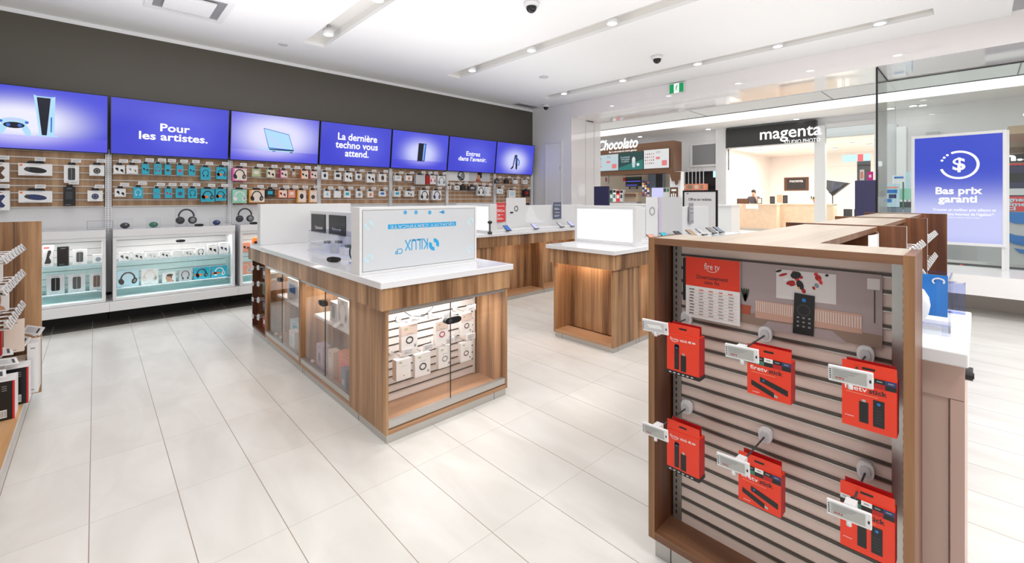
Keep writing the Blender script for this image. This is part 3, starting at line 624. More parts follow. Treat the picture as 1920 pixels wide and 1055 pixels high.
def alarm(x, y, z, label, rz=0, s=1.0, tilt=0):
    t = thing('alarm_sensor', label, 'alarm sensor', (x, y, z), (0, tilt, rz))
    g = MB(); n = 20; pts = []
    for i in range(n):
        a = 2*PI*i/n; pts.append((.045*s*math.copysign(abs(math.cos(a))**.6, math.cos(a)), 0, .016*s*math.copysign(abs(math.sin(a))**.8, math.sin(a))+.016*s))
    g.prism(pts, (0, .022*s, 0), 'black'); sh = g.build('shell', t, local=True)
    MB().cyl((-.02*s,-.003*s,.016*s), (-.02*s,0,.016*s), .010*s, 'dark_grey', 12).build('lens', sh, local=True); return t
alarm(.915, 6.47, 1.045, 'black oval alarm sensor under the headphones on the second display case')
alarm(1.50, 6.47, 1.045, 'black oval alarm sensor on the third display case')
alarm(.73, 6.425, .87, 'black oval lock on the glass of the second display case')

# ------------------------------------------------------------------ centre island with glass cases
def price_card(g, x0, x1, y, z0, z1): g.box(x0, x1, y, y+.004, z0, z1, 'white').rect((0,y-.0006,0), XU, XV, x0+.006, x1-.006, z0+.006, z1-.006, 'light_grey')
isl = thing('display_island', 'long wood and white display island with glass cases and an end lightbox', 'display counter', (1.65, 3.7, 0))
MB().box(1.137, 2.14, 2.25, 2.795, .887, .925, 'worktop').box(1.137, 2.14, 2.797, 5.05, .887, .925, 'worktop').build('worktop', isl, .003)
g = MB()
for a, b in ((2.27,2.79),(2.793,3.80),(3.803,4.80),(4.803,5.2)): g.box(1.155, 1.185, a, b, .76, .886, 'wood').box(2.095, 2.122, a, b, .76, .886, 'wood')
g.box(1.185, 2.095, 2.27, 2.30, .76, .886, 'wood').box(1.185, 2.095, 5.17, 5.2, .76, .886, 'wood').box(1.185, 2.095, 2.30, 5.17, .745, .765, 'wood')
g.build('fascia', isl)
g = MB().box(1.19, 1.205, 2.29, 2.765, .05, .76, 'wood').box(2.1, 2.118, 2.29, 2.765, .05, .76, 'wood').box(1.205, 2.1, 2.29, 2.765, .05, .075, 'wood_h').box(1.205, 2.1, 2.64, 2.66, .075, .745, 'wood').box(1.205, 2.1, 2.75, 2.765, .075, .745, 'wood')
g.build('end_cabinet', isl)
g = MB()
for a, b in ((2.767,3.735),(3.737,4.715)):
    g.box(1.19, 2.118, a, a+.018, .05, .745, 'wood').box(1.19, 2.118, b-.018, b, .05, .745, 'wood').box(1.19, 2.118, a+.018, b-.018, .05, .072, 'wood_hy').box(1.56, 1.58, a+.018, b-.018, .072, .745, 'beige').box(2.1, 2.118, a+.018, b-.018, .072, .745, 'wood')
g.build('side_cabinets', isl)
g = MB().box(1.19, 2.118, 4.717, 4.735, .05, .745, 'gondola').box(1.19, 2.118, 5.18, 5.2, .05, .745, 'gondola').box(1.19, 2.118, 4.735, 5.18, .05, .072, 'gondola').box(1.5, 1.52, 4.735, 5.18, .072, .745, 'gondola')
g.build('open_cabinet', isl)
g = MB().box(1.197, 2.108, 2.297, 5.19, .0, .05, 'alu').box(1.1965, 1.197, 2.66, 2.665, 0, .05, 'black').box(1.1965, 1.197, 3.68, 3.685, 0, .05, 'black').box(1.1965, 1.197, 3.64, 3.643, 0, .05, 'black').box(1.1965, 1.197, 4.62, 4.625, 0, .05, 'black').box(2.0, 2.003, 2.2965, 2.297, 0, .05, 'black')
g.build('plinth', isl)
# slatwall inside the end case
g = MB().box(1.207, 2.06, 2.61, 2.635, .08, .745, 'slat_white')
for k in range(11): g.box(1.207, 2.06, 2.607, 2.611, .13+.0508*k, .138+.0508*k, 'groove')
g.box(2.06, 2.075, 2.60, 2.635, .08, .745, 'rail')
g.build('slatwall', isl)
MB().cyl((1.25,2.44,.722), (2.03,2.44,.722), .014, 'tube', 12).box(1.23, 2.05, 2.425, 2.46, .734, .745, 'white').build('tube_lamp', isl)
light('AREA', 'end_case_light', (1.64, 2.44, .70), 3.2, size=.7, shape='RECTANGLE', size_y=.05)
# aluminium tracks and sliding doors, front and left
for z0, z1 in ((.085,.123),(.733,.76)): MB().box(1.207, 2.098, 2.292, 2.32, z0, z1, 'alu').build('door_track', isl)
MB().box(1.207, 1.64, 2.300, 2.305, .12, .74, 'glass_door').box(1.637, 1.640, 2.299, 2.306, .10, .74, 'black').build('glass_door', isl)
MB().box(1.625, 2.098, 2.312, 2.317, .12, .74, 'glass_door').build('glass_door', isl)
for a, m_, b in ((2.785,3.21,3.717),(3.755,4.21,4.697)):
    for z0, z1 in ((.075,.113),(.722,.745)): MB().box(1.192, 1.222, a, b, z0, z1, 'alu').build('door_track', isl)
    MB().box(1.198, 1.203, a, m_+.01, .11, .725, 'glass_door').box(1.197, 1.204, m_+.007, m_+.01, .09, .725, 'black').build('glass_door', isl)
    MB().box(1.210, 1.215, m_-.01, b, .11, .725, 'glass_door').build('glass_door', isl)
    MB().box(1.26, 1.56, a+.01, b-.01-.1, .455, .475, 'white').build('shelf', isl)
    light('AREA', 'side_case_light', (1.36, (a+b)/2, .715), 3.5, size=.1, shape='RECTANGLE', size_y=.8, color=(1,.93,.86))
def lightbox(parent, x0, x1, y0, y1, z0, z1, face, mat_):
    g = MB(); n = .03
    if face == '-Y':
        g.box(x0, x1, y0+.012, y1, z0, z1, 'white').frame(x0, x1, z0, z1, .018, y0, y0+.012, 'white')
    else:
        g.box(x0+.012, x1, y0, y1, z0, z1, 'white').frame_x(y0, y1, z0, z1, .035, x0, x0+.012, 'white')
    parent = g.build('lightbox_case', parent, .002); p = MB()
    if face == '-Y': p.box(x0+.018, x1-.018, y0+.006, y0+.012, z0+.018, z1-.018, mat_)
    else: p.box(x0+.006, x0+.012, y0+.035, y1-.035, z0+.035, z1-.035, mat_)
    return p.build('light_panel', parent)
lb = thing('tabletop_lightbox', 'white tabletop lightbox covered by protective film with upside-down blue print', 'lightbox', (1.6, 2.6, .925))
lightbox(lb, 1.15, 2.045, 2.545, 2.665, .925, 1.333, '-Y', 'film')
g = MB(); O = (1.61, 2.5435, 1.13); U = (-1,0,0); V = (0,0,-1)     # print runs upside down
g.rect((1.5975,2.5442,1.129), XU, XV, -.428, .428, -.184, .184, 'film')
for a, b, c_, d_ in ((-.430,.430,.184,.187),(-.430,.430,-.187,-.184),(-.430,-.427,-.184,.184),(.427,.430,-.184,.184)): g.rect((1.5975,2.5439,1.129), XU, XV, a, b, c_, d_, 'grey')
def at_(px, pz): return (px, 2.5435, pz)
g.text('KILUX', at_(1.539,1.084), U, V, .10, 'cyan_ink', .008, width=.175)
g.text('1000 SHEET', at_(1.539,1.115), U, V, .018, 'cyan_ink', .0, width=.10)
for a0, a1 in ((-.5, 1.7), (2.64, 4.84)): g.arc(at_(1.675,1.074), U, V, 0, 0, .017, .017, .024, a0, a1, 'cyan_ink')
g.text('CP', at_(1.41,1.049), U, V, .05, 'cyan_ink', .012, width=.055)
bx, bz = 1.596,1.208
g.rect(at_(bx, bz), XU, XV, -.262, .262, -.015, .015, 'cyan_ink').text('QUALITY CERTIFICATE', (bx, 2.543, bz), U, V, .026, 'film', .0, width=.49)
for x, z in ((1.456,1.296), (1.535,1.295), (1.641,1.292), (1.749,1.292)): g.arc(at_(x,z), U, V, 0, 0, .006, .006, .007, 0, 2*PI, 'cyan_ink', 10).rect(at_(x,z), XU, XV, -.03 if x > 1.7 else -.004, .004, -.004, .004, 'cyan_ink')
for x, z in ((1.211,1.223), (1.208,1.024), (1.989,1.219), (1.984,1.019)):
    for a0, a1 in ((-.5, 1.7), (2.64, 4.84)): g.arc(at_(x,z), U, V, 0, 0, .014, .014, .014, a0, a1, 'cyan_pale', 10)
for x in (1.40, 1.83): g.rect(at_(x,1.13), XU, XV, -.0006, .0006, -.155, .155, 'light_grey')
g.build('protective_film', lb)
lb2 = thing('tabletop_lightbox', 'white tabletop lightbox back, standing at the far end of the glass-case island', 'lightbox', (1.6, 4.8, .925))
MB().box(1.175, 2.08, 4.83, 4.94, .925, 1.328, 'white').build('lightbox_case', lb2, .003)
sp = thing('display_spine', 'white centre divider with black posters on the glass-case island', 'divider', (1.65, 3.7, .925))
MB().box(1.60, 1.69, 2.67, 4.70, .925, 1.262, 'white').build('panel', sp, .003)
tag(MB().box(1.592, 1.598, 4.277, 4.647, 1.05, 1.229, 'black').text('Technomode', (1.591, 4.44, 1.10), (0,-1,0), XV, .045, 'paper', .01, width=.2).build('black_poster'), 'black square poster on the island divider, left of the two', 'poster')
tag(MB().box(1.592, 1.598, 3.81, 4.185, 1.05, 1.231, 'black').text('Technomode', (1.591, 4.0, 1.10), (0,-1,0), XV, .045, 'paper', .01, width=.2).build('black_poster'), 'black square poster on the island divider, right of the two', 'poster')
t = thing('acrylic_case', 'clear acrylic showcase with purple edges on the glass-case island', 'showcase', (1.45, 3.6, .925))
g = MB().box(1.38, 1.386, 3.2, 4.1, .925, 1.10, 'acrylic').box(1.386, 1.57, 4.094, 4.1, .925, 1.10, 'acrylic').box(1.386, 1.57, 3.2, 3.206, .925, 1.10, 'acrylic').box(1.38, 1.57, 3.2, 4.1, 1.10, 1.105, 'acrylic_blue')
g.build('cover', t)
MB().box(1.37, 1.575, 3.19, 4.11, .9255, .9305, 'white').build('base', t)
for i, (y, m_) in enumerate(((3.95,'paper'),(3.7,'light_grey'),(3.5,'paper'))): tag(MB().box(1.44, 1.54, y-.06, y+.06, .931, .99+.02*(i%2), m_).box(1.47, 1.51, y-.03, y+.03, .99+.02*(i%2), 1.01+.02*(i%2), 'dark_grey').build('demo_gadget'), '%s demo gadget inside the acrylic showcase' % ['far white','middle grey','near white'][i], 'gadget', 'gadgets in the acrylic showcase')
g = MB()
for k in range(16):
    a0 = 2*PI*k/16; a1 = 2*PI*(k+1)/16
    g.cyl((1.33, 3.05+.055*math.cos(a0), 1.0+.05*math.sin(a0)), (1.33, 3.05+.055*math.cos(a1), 1.0+.05*math.sin(a1)), .005, 'black', 6)
g.cyl((1.33,2.99,1.0), (1.40,2.94,1.0), .005, 'black', 6).cyl((1.33,3.05,.95), (1.33,3.05,.926), .006, 'black', 6).box(1.31, 1.36, 2.96, 3.08, .9255, .935, 'acrylic_blue').ball((1.335,2.96,.985), .03, .03, .012, 'black')
tag(g.build('smart_glasses'), 'round black wire gadget on a purple stand beside the film-covered lightbox', 'gadget')
alarm(1.245, 3.20, .926, 'black alarm sensor at the edge of the island worktop', math.radians(-60), 1.15)
# cabinet door locks
alarm(1.64, 2.27, .60, 'black oval lock on the front glass doors of the island', 0, 1.35)
tag(MB().tube([(1.34,2.45,.73),(1.42,2.42,.66),(1.50,2.40,.645),(1.58,2.42,.68),(1.62,2.44,.73)], .0025, 'black', 6).build('security_cable'), 'thin black cable hanging from the lamp in the front glass case', 'cable')
alarm(1.17, 4.215, .655, 'black oval lock on the far pair of side glass doors', math.radians(-90), 1.1)
alarm(1.17, 3.215, .62, 'black oval lock on the near pair of side glass doors', math.radians(-90), 1.25)
# smart bands hanging in the end case
def band_box(x, z1, w, h, ring, label, y=2.46, top='slat_cream', d=.03):
    g = MB().box(-w/2, w/2, 0, d, 0, h, 'paper', left='rail')
    if top: g.rect((0,-.0006,0), XU, XV, -w/2, w/2, h*.62, h, top)
    O = (0, -.0012, 0)
    g.rect(O, XU, XV, -w*.32, -w*.12, h*.82, h*.9, 'sage').rect(O, XU, XV, -w*.2, w*.2, h*.66, h*.672, 'print_grey')
    if ring: g.arc(O, XU, XV, 0, h*.42, w*.16, w*.13, w*.07, 0, 2*PI, ring, 16).rect(O, XU, XV, w*.28, w*.4, h*.12, h*.22, 'print_grey')
    else: g.ell(O, XU, XV, 0, h*.2, w*.05, w*.05, 'amber', 8)
    o = g.build('smart_band_box', local=True); o.location = (x, y, z1-h); return tag(o, label, 'box', 'smart band boxes in the front glass case')
k7 = [( 1.438,0.51,.115,.165,'black','white box with a black smart band, upper left of the front case','slat_cream'),
      ( 1.683,0.493,.10,.155,'dark_red','white box with a red-brown smart band, upper middle of the front case','slat_cream'),
      ( 1.889,0.509,.095,.15,'brown','white box with a brown smart band, upper right of the front case','slat_cream'),
      ( 1.386,0.332,.10,.125,None,'plain white carton, lower left of the front case',None),
      ( 1.535,0.317,.115,.145,'ink','white box with a dark smart band, lower row second from left',None),
      ( 1.705,0.324,.10,.14,'grey','white box with a grey smart band, lower row third from left',None),
      ( 1.884,0.317,.095,.135,'brown','white box with a brown smart band, lower right of the front case',None)]
for i, (x, z, w, h, ring, lab, top) in enumerate(k7):
    band_box(x, z+h/2, w, h, ring, lab, 2.46 if i != 3 else 2.44, top, .03 if i != 3 else .05)
    hk = copy_tree(HOOK0); hk.location = (x, 2.607, z+h/2+.008); hk['group'] = 'peg hooks in the front glass case'; hk['label'] = 'peg hook above ' + lab.replace('white box with a ', 'the ').replace(' of the front case', ' of case')
# side case contents
def carton(x, y, z, w, d, h, col, label, kind='oval', ac='light_grey', group=None, name='product_box'):
    return package(name, label, 'box', (x, y, z), w, h, d, col, kind, ac, rotz=-PI/2, group=group)
GS = 'boxes in the side glass cases'
# (x, y, z, width along y, depth, height)
carton(1.345, 2.945, .475, .10, .13, .18, 'light_grey', 'grey box on the shelf of the near side case, closest to the corner', 'hp', 'print_grey', GS)
carton(1.345, 3.11, .475, .18, .13, .19, 'paper', 'white box on the shelf of the near side case, second from corner', 'hp', 'light_grey', GS)
carton(1.335, 3.29, .475, .13, .10, .14, 'light_grey', 'small grey box on the shelf of the near side case, third from corner', 'cyl', 'grey', GS)
carton(1.28, 3.47, .073, .13, .06, .19, 'lilac', 'tall lilac box on the floor of the near side case', 'oval', 'print_grey', GS)
carton(1.29, 3.28, .073, .10, .06, .19, 'cream', 'cream box on the floor of the near side case', 'sq', 'paper', GS)
carton(1.35, 3.06, .073, .26, .14, .21, 'salmon', 'salmon pink box on the floor of the near side case', 'sq', 'rose', GS)
carton(1.245, 2.955, .073, .08, .05, .16, 'slate', 'slate blue box on the floor of the near side case', 'round', 'light_grey', GS)
carton(1.345, 4.20, .475, .30, .13, .19, 'paper', 'white and blue box on the shelf of the far side case', 'sq', 'blue_print', GS)
carton(1.345, 3.93, .475, .14, .12, .15, 'cyan_pale', 'pale blue box on the shelf of the far side case', 'sq', 'slate', GS)
carton(1.36, 4.19, .073, .30, .12, .21, 'cyan_pale', 'pale aqua box on the floor of the far side case', 'cyl', 'teal', GS)
carton(1.26, 4.06, .073, .14, .06, .17, 'paper', 'white box on the floor of the far side case', 'sq', 'cyan_pale', GS)
def shelf_tags(y0, y1, x, z, n, label):
    g = MB()
    for i in range(n):
        y = y0+(y1-y0)*(i+.5)/n
        g.prism([(x, y-.028, z), (x, y+.028, z), (x+.035, y+.028, z+.026), (x+.035, y-.028, z+.026)], (0, 0, .004), 'white')
    return tag(g.build('price_label'), label, 'price label', None)
for (a, z, lab) in ((3.63,.075,'left on the floor of the near side case'),(3.12,.477,'on the shelf edge of the near side case'),(4.60,.075,'left on the floor of the far side case'),(4.45,.075,'right on the floor of the far side case')):
    shelf_tags(a-.03, a+.03, 1.225, z, 1, 'white price label lying ' + lab)
# far open cabinet goods
for i, (z, m1, m2, lab) in enumerate(((.62,'black','white','black card pack under the top shelf'),(.46,'green','dark_grey','green and grey pack'),(.30,'navy','slate','navy blue pack'),(.13,'dark_red','paper','red and white pack'))):
    package('accessory_pack', lab + ' in the dark open end of the glass-case island', 'box', (1.30, 4.93, z-.05), .16, .11, .12, m1, 'sq', m2, rotz=-PI/2, group='packs in the open end cabinet')
    for k in range(3):
        o = MB().box(-.03, .03, -.003, .003, 0, .04, 'white').rect((0,-.0036,0), XU, XV, -.024, .024, .006, .034, 'light_grey').cyl((0,.003,.02),(0,.29,.02),.002,'chrome',6).build('price_tag', local=True)
        o.location = (1.16+.03*(k%2), 4.85+.10*k, z+.065-.01*k); o.rotation_euler = (0,0,-PI/2)
        tag(o, 'price tag on hook above the %s, %s' % (lab.split(' under')[0], ['nearest','middle','farthest'][k]), 'price label', 'price tags of the open end cabinet')
# ------------------------------------------------------------------ phone islands (X long axis)
def phone_island(y0, label, spine_label, n_units, x_end, lbx, lblabel, uname):
    t = thing('phone_island', label, 'display counter', (4.8, y0+.35, 0), group='phone display islands')
    y1 = y0+.70; X0 = 3.35
    MB().box(3.285, 3.798, y0-.057, y1+.05, .887, .925, 'worktop').box(3.80, x_end+.05, y0-.057, y1+.05, .887, .925, 'worktop').build('worktop', t, .003)
    g = MB().box(3.315, 3.34, y0-.03, y1+.03, .748, .886, 'wood')
    seams = [3.342, 3.79]+[3.79+.99*(k+1) for k in range(n_units)]
    for a, b in zip(seams, seams[1:]): g.box(a+.002, b-.002, y0-.03, y0-.004, .748, .886, 'wood').box(a+.002, b-.002, y1+.004, y1+.03, .76, .886, 'wood')
    g.box(3.342, seams[-1], y0-.004, y1+.004, .762, .775, 'wood'); g.build('fascia', t)
    # end niche facing the aisle
    g = MB().box(3.35, 3.77, y0, y0+.02, .05, .752, 'wood').box(3.35, 3.77, y1-.02, y1, .05, .752, 'wood').box(3.35, 3.60, y0+.02, y1-.02, .05, .075, 'wood_hy').box(3.555, 3.57, y0+.02, y1-.02, .085, .752, 'wood')
    g.build('end_cabinet', t)
    for k in range(n_units):
        a, b = 3.79+.99*k, 3.79+.99*(k+1)
        MB().box(a-.012, a+.006, y0, y1, .05, .752, 'wood').box(b-.03, b-.014, y0, y1, .05, .752, 'wood').box(a+.006, b-.03, y0, y1, .05, .075, 'wood_h').box(a+.006, b-.03, y0+.24, y0+.255, .075, .752, 'wood').build('niche_cabinet', t)
        MB().box(a+.05, b-.07, y0+.03, y0+.05, .754, .761, 'led').build('niche_light', t)
    MB().box(3.45, 3.50, y0+.06, y1-.06, .754, .761, 'led').build('niche_light', t)
    g = MB().box(3.365, seams[-1]-.03, y0+.01, y1-.01, 0, .05, 'alu')
    for a in (3.44, 3.75, 3.80, 4.76, 4.80): g.box(a, a+.003, y0+.0095, y0+.01, 0, .05, 'black')
    g.box(3.3645, 3.365, y1-.1, y1-.097, 0, .05, 'black').build('plinth', t)
    l = thing('tabletop_lightbox', lblabel, 'lightbox', (lbx, y0+.35, .925))
    lightbox(l, lbx, lbx+.12, y0+.02, y1+.06, .925, 1.31, '-X', 'lightbox')
    s = thing('display_spine', spine_label, 'divider', ((lbx+x_end)/2, y0+.35, .925))
    MB().box(lbx+.125, x_end-.12, y0+.30, y0+.40, .925, 1.278, 'white').build('panel', s, .003)
    MB().box(lbx+.13, x_end-.15, y0+.10, y0+.26, .9255, .955, 'white').build('riser', s, .003)
    return t
phone_island(2.235, 'nearer phone island with a lit white lightbox on its left end', 'white divider of the nearer phone island with a grey sign card', 2, 6.2, 3.76, 'blank glowing tabletop lightbox on the nearer phone island', '')
phone_island(4.38, 'farther phone island behind the glass-case island, with red sign card', 'white divider of the farther phone island with a red card', 2, 6.2, 3.76, 'tabletop lightbox glimpsed behind the film-covered one', '')
def phone(x, y, z, col, label, grp, rz=0):
    t = thing('display_phone', label, 'phone', (x, y, z), (0, 0, rz), group=grp)
    MB().cyl((0,.02,0), (0,.0,.035), .013, 'white', 10, r1=.02).build('stand', t, local=True)
    a = math.radians(24); c, s = math.cos(a), math.sin(a)
    def q(u, v, w): return (u, v*c-w*s, .04+v*s+w*c)
    g = MB(); g2 = MB()
    def slab(u, v0, v1, w0, w1, m):
        p = [q(-u,v0,w0), q(u,v0,w0), q(u,v1,w0), q(-u,v1,w0)]; d = Vector(q(0,0,w1))-Vector(q(0,0,w0)); (g2 if m == col else g).prism(list(reversed(p)), d, m)
    slab(.037, -.07, .08, 0, .009, 'black_gloss'); slab(.034, -.066, .076, .009, .0095, col); g2.build('phone_screen', g.build('handset', t, local=True), local=True)
G2 = 'phones on the nearer phone island'
for x, y, c_, lab in ((4.22,2.33,'salmon','orange and blue'),(4.55,2.36,'teal','teal'),(4.87,2.36,'dark_grey','dark twin-camera'),(5.18,2.36,'tan','bronze'),(5.46,2.36,'light_grey','silver'),(5.76,2.36,'grey','grey'),(5.98,2.36,'slate','slate')):
    phone(x, y, .925, c_, '%s phone on a slanted stand, nearer phone island' % lab, G2, -.5)
for x, c_, lab in ((4.16,'mid_blue','pale blue'),(4.72,'lav','violet'),(5.30,'light_grey','silver'),(5.56,'lav','small lilac')):
    phone(x, 4.50, .925, c_, '%s phone on a slanted stand, farther phone island' % lab, 'phones on the farther phone island', -.3)
tag(MB().box(4.09,4.27,4.655,4.66,1.05,1.32,'card_red').text('Forfait 4G', (4.18,4.654,1.275), XU, XV, .03,'paper',.01,width=.13).text('50Go', (4.18,4.654,1.21), XU, XV, .055,'paper',.012,width=.14).text('39', (4.14,4.654,1.145), XU, XV, .05,'paper',.012,width=.055).text('$/mois', (4.205,4.654,1.15), XU, XV, .018,'paper',.01,width=.05).rect((4.18,4.654,1.09),XU,XV,-.07,.05,-.004,.004,'paper').rect((4.18,4.654,1.105),XU,XV,-.07,.02,-.003,.003,'paper').build('plan_card'), 'red price card for a phone plan on the farther phone island', 'sign')
tag(MB().box(5.31,5.50,4.655,4.66,1.055,1.32,'card_blue').text('Forfait 5G', (5.405,4.654,1.275), XU, XV, .03,'paper',.01,width=.14).text('50Go', (5.39,4.654,1.215), XU, XV, .045,'paper',.012,width=.12).text('11 $/mois', (5.395,4.654,1.155), XU, XV, .03,'paper',.01,width=.12).rect((5.4,4.654,1.11),XU,XV,-.07,.06,-.003,.003,'paper').rect((5.4,4.654,1.095),XU,XV,-.07,.03,-.003,.003,'paper').build('plan_card'), 'blue-grey price card for a phone plan on the farther phone island', 'sign')
g = MB().prism([(5.44,2.507,1.065),(5.565,2.507,1.065),(5.60,2.525,1.325),(5.47,2.525,1.325)], (0,.004,0), 'print_grey')
g.text('Forfait', (5.535,2.518,1.275), XU, XV, .03,'paper',.01,width=.09).text('5G 50Go', (5.53,2.516,1.225), XU, XV, .035,'paper',.01,width=.09)
for k in range(4): g.rect((5.52,2.508,1.18-.02*k),XU,XV,-.045,.045,-.002,.002,'paper')
tag(g.build('plan_card'), 'grey tilted price card on the nearer phone island', 'sign')
def ring_logo(x, y, z, r, label, w=.42):
    g = MB().box(x-w/2, x+w/2, y, y+.004, z-.30, z+.16, 'white')
    for k in range(14):
        a = 2*PI*k/14; g.rect((x+r*(1.3 if r > .04 else 1)*math.cos(a), y-.0008, z+r*math.sin(a)), (math.cos(a),0,math.sin(a)), (-math.sin(a),0,math.cos(a)), -.011, .011, -.005, .005, 'black')
    return tag(g.build('logo_panel'), label, 'sign')
ring_logo(4.56, 2.528, 1.239, .042, 'white panel with a ring of black dashes behind the glowing lightbox', .26)
tag(MB().box(4.70, 5.28, 2.522, 2.53, .956, 1.40, 'light_grey').box(4.70,4.76,2.519,2.522,1.0,1.39,'lilac').build('tinted_panel'), 'translucent grey panel standing on the nearer phone island', 'divider')
ring_logo(4.50, 4.672, 1.232, .035, 'white panel with a ring of dashes beside the red plan card', .40)
alarm(4.405, 4.665, 1.165, 'small black sensor on the white panel beside the red plan card', 0, .7)
g = MB(); P_ = [(4.62,4.676,1.02),(4.78,4.676,1.27),(4.83,4.676,1.27),(4.95,4.676,1.08),(5.15,4.676,1.0)]
g.prism(P_, (0,.003,0), 'white_gloss'); tag(g.build('white_ribbon_display'), 'curved glossy white ribbon panel on the farther phone island', 'divider')
t = thing('action_camera', 'dark grey wristwatch-like gadget on a stand in front of the small lightbox', 'gadget', (3.70, 4.33, .925))
MB().cyl((0,0,0),(0,0,.03),.03,'dark_grey',14).cyl((0,0,.03),(0,0,.13),.009,'dark_grey',8).ball((0,0,.15),.035,.03,.022,'black_gloss').build('stand', t, local=True)
# ------------------------------------------------------------------ security pedestals
def gate(y0, y1, label):
    t = thing('security_gate', label, 'security gate', (7.31, (y0+y1)/2, 0), group='security pedestals at the entrance')
    MB().box(7.29, 7.33, y0, y1, .06, 1.62, 'gate_blue').build('panel', t, .008)
    MB().box(7.27, 7.35, y0+.02, y1-.02, 0, .06, 'dark_grey').build('base', t)
gate(4.964, 5.319, 'dark blue security pedestal at the entrance, beside the glossy pier')
gate(.905, 1.126, 'dark blue security pedestal at the entrance, beside the glass wall')
# ------------------------------------------------------------------ shop window and its poster box
struct(MB().box(7.30, 8.2, .897, .903, .5, 3.06, 'shop_glass').box(7.285, 7.30, .89, .91, 0, 3.06, 'black').build('window_1'))
w2 = MB().box(8.2, 8.206, -5, .9, .5, 3.055, 'shop_glass'); struct(w2.build('window_2'))
struct(MB().box(8.12, 8.2, -.255, -.20, .5, 2.22, 'white').build('trim_4'))
b = MB().box(7.36, 8.3, -5, .9, .27, .5, 'bench').box(8.05, 8.25, -5, .88, 0, .27, 'bench_toe'); struct(b.build('window_sill'))
t = thing('window_lightbox', 'large blue lit poster with a dollar sign reading Bas prix garanti', 'poster', (8.06, .2, .5))
y0, z1 = 0.616,2.238; y1, z1b = -0.232,2.195
MB().frame_x(-.232, .628, .79, 2.215, .035, 7.99, 8.11, 'white').box(8.05, 8.10, -.19, .59, .82, 2.18, 'white').box(8.02, 8.08, -.21, -.19, .5, .79, 'white').box(8.02, 8.08, .59, .61, .5, .79, 'white').build('frame', t, .003)
g = MB().box(8.0, 8.05, -.197, .593, .825, 2.18, 'poster_blue'); U = (0,-1,0); O = (7.998, .2, 0)
cy, cz = 0.175,1.81
g.arc((7.998,cy,cz), U, XV, 0, 0, .155, .155, .026, -2.85, 2.0, 'txt', 30)
for a in (2.25, 2.5, 2.75): g.ell((7.998,cy,cz), U, XV, .168*math.cos(a), .168*math.sin(a), .014, .014, 'txt', 10)
g.text('$', (7.998,cy,cz), U, XV, .22, 'txt', .02, width=.115)
g.text('Bas prix\ngaranti', (7.998,0.18,1.416), U, XV, .125, 'txt', .03, width=.42)
g.text('Trouvez un meilleur prix ailleurs et', (7.998,0.137,1.233), U, XV, .045, 'txt', .012, width=.56)
g.text('nous serons heureux de l\'égaliser*.', (7.998,0.137,1.179), U, XV, .045, 'txt', .012, width=.54)
g.text('Certaines conditions s\'appliquent. Détails en magasin.', (7.998,0.166,1.138), U, XV, .02, 'txt', 0, width=.36)
g.build('poster', t)
# ------------------------------------------------------------------ front gondola with end cap
gd = thing('gondola_shelf', 'dark wood gondola shelf with white slatwall end cap, front right', 'shelf unit', (3.6, .5, 0))
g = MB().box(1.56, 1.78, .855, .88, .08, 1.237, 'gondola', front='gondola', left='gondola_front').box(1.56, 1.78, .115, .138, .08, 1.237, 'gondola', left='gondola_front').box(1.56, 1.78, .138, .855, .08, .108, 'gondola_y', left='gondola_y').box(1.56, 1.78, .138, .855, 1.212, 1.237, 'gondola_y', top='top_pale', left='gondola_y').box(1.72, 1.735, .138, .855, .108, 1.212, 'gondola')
g.build('end_cap_frame', gd)
MB().box(1.585, 1.78, .145, .865, 0, .08, 'steel').box(1.584, 1.585, .80, .803, 0, .08, 'black').build('plinth', gd)
g = MB().box(1.692, 1.72, .165, .81, .108, 1.212, 'slat_cream')
z = .155
while z < 1.2: g.box(1.687, 1.693, .175, .81, z-.006, z+.006, 'groove').box(1.6865, 1.688, .175, .81, z-.0065, z-.0035, 'steel'); z += .0504
for y in (.815, .145): g.box(1.69, 1.72, y-.004, y+.03, .108, 1.212, 'steel')
for k in range(44): g.box(1.6893, 1.69, .829, .834, .13+.0245*k, .143+.0245*k, 'black').box(1.6893,1.69,.146,.150,.13+.0245*k,.143+.0245*k,'black')
g.build('slatwall', gd)
g = MB().box(1.78, 6.0, .37, .70, 1.212, 1.237, 'top_pale', front='gondola_y', back='gondola_y', right='gondola')
g.box(1.78, 6.0, .52, .56, .08, 1.212, 'gondola'); g.build('spine_top', gd)
MB().box(1.78, 6.0, .30, .72, 0, .08, 'steel').box(1.78, 6.0, .56, .74, .08, .12, 'gondola_y').build('plinth', gd)
for x in (3.04, 4.36, 5.68):
    wd = .255 if x < 5 else .20
    MB().box(x-.012, x+.012, wd, .80, .08, 1.243, 'gondola', top='top_pale', front='light_grey').build('fin', gd)
for x0 in (3.06, 4.38):
    for z in (.35, .62): MB().box(x0, x0+1.28, .28, .52, z, z+.02, 'gondola').build('shelf', gd)
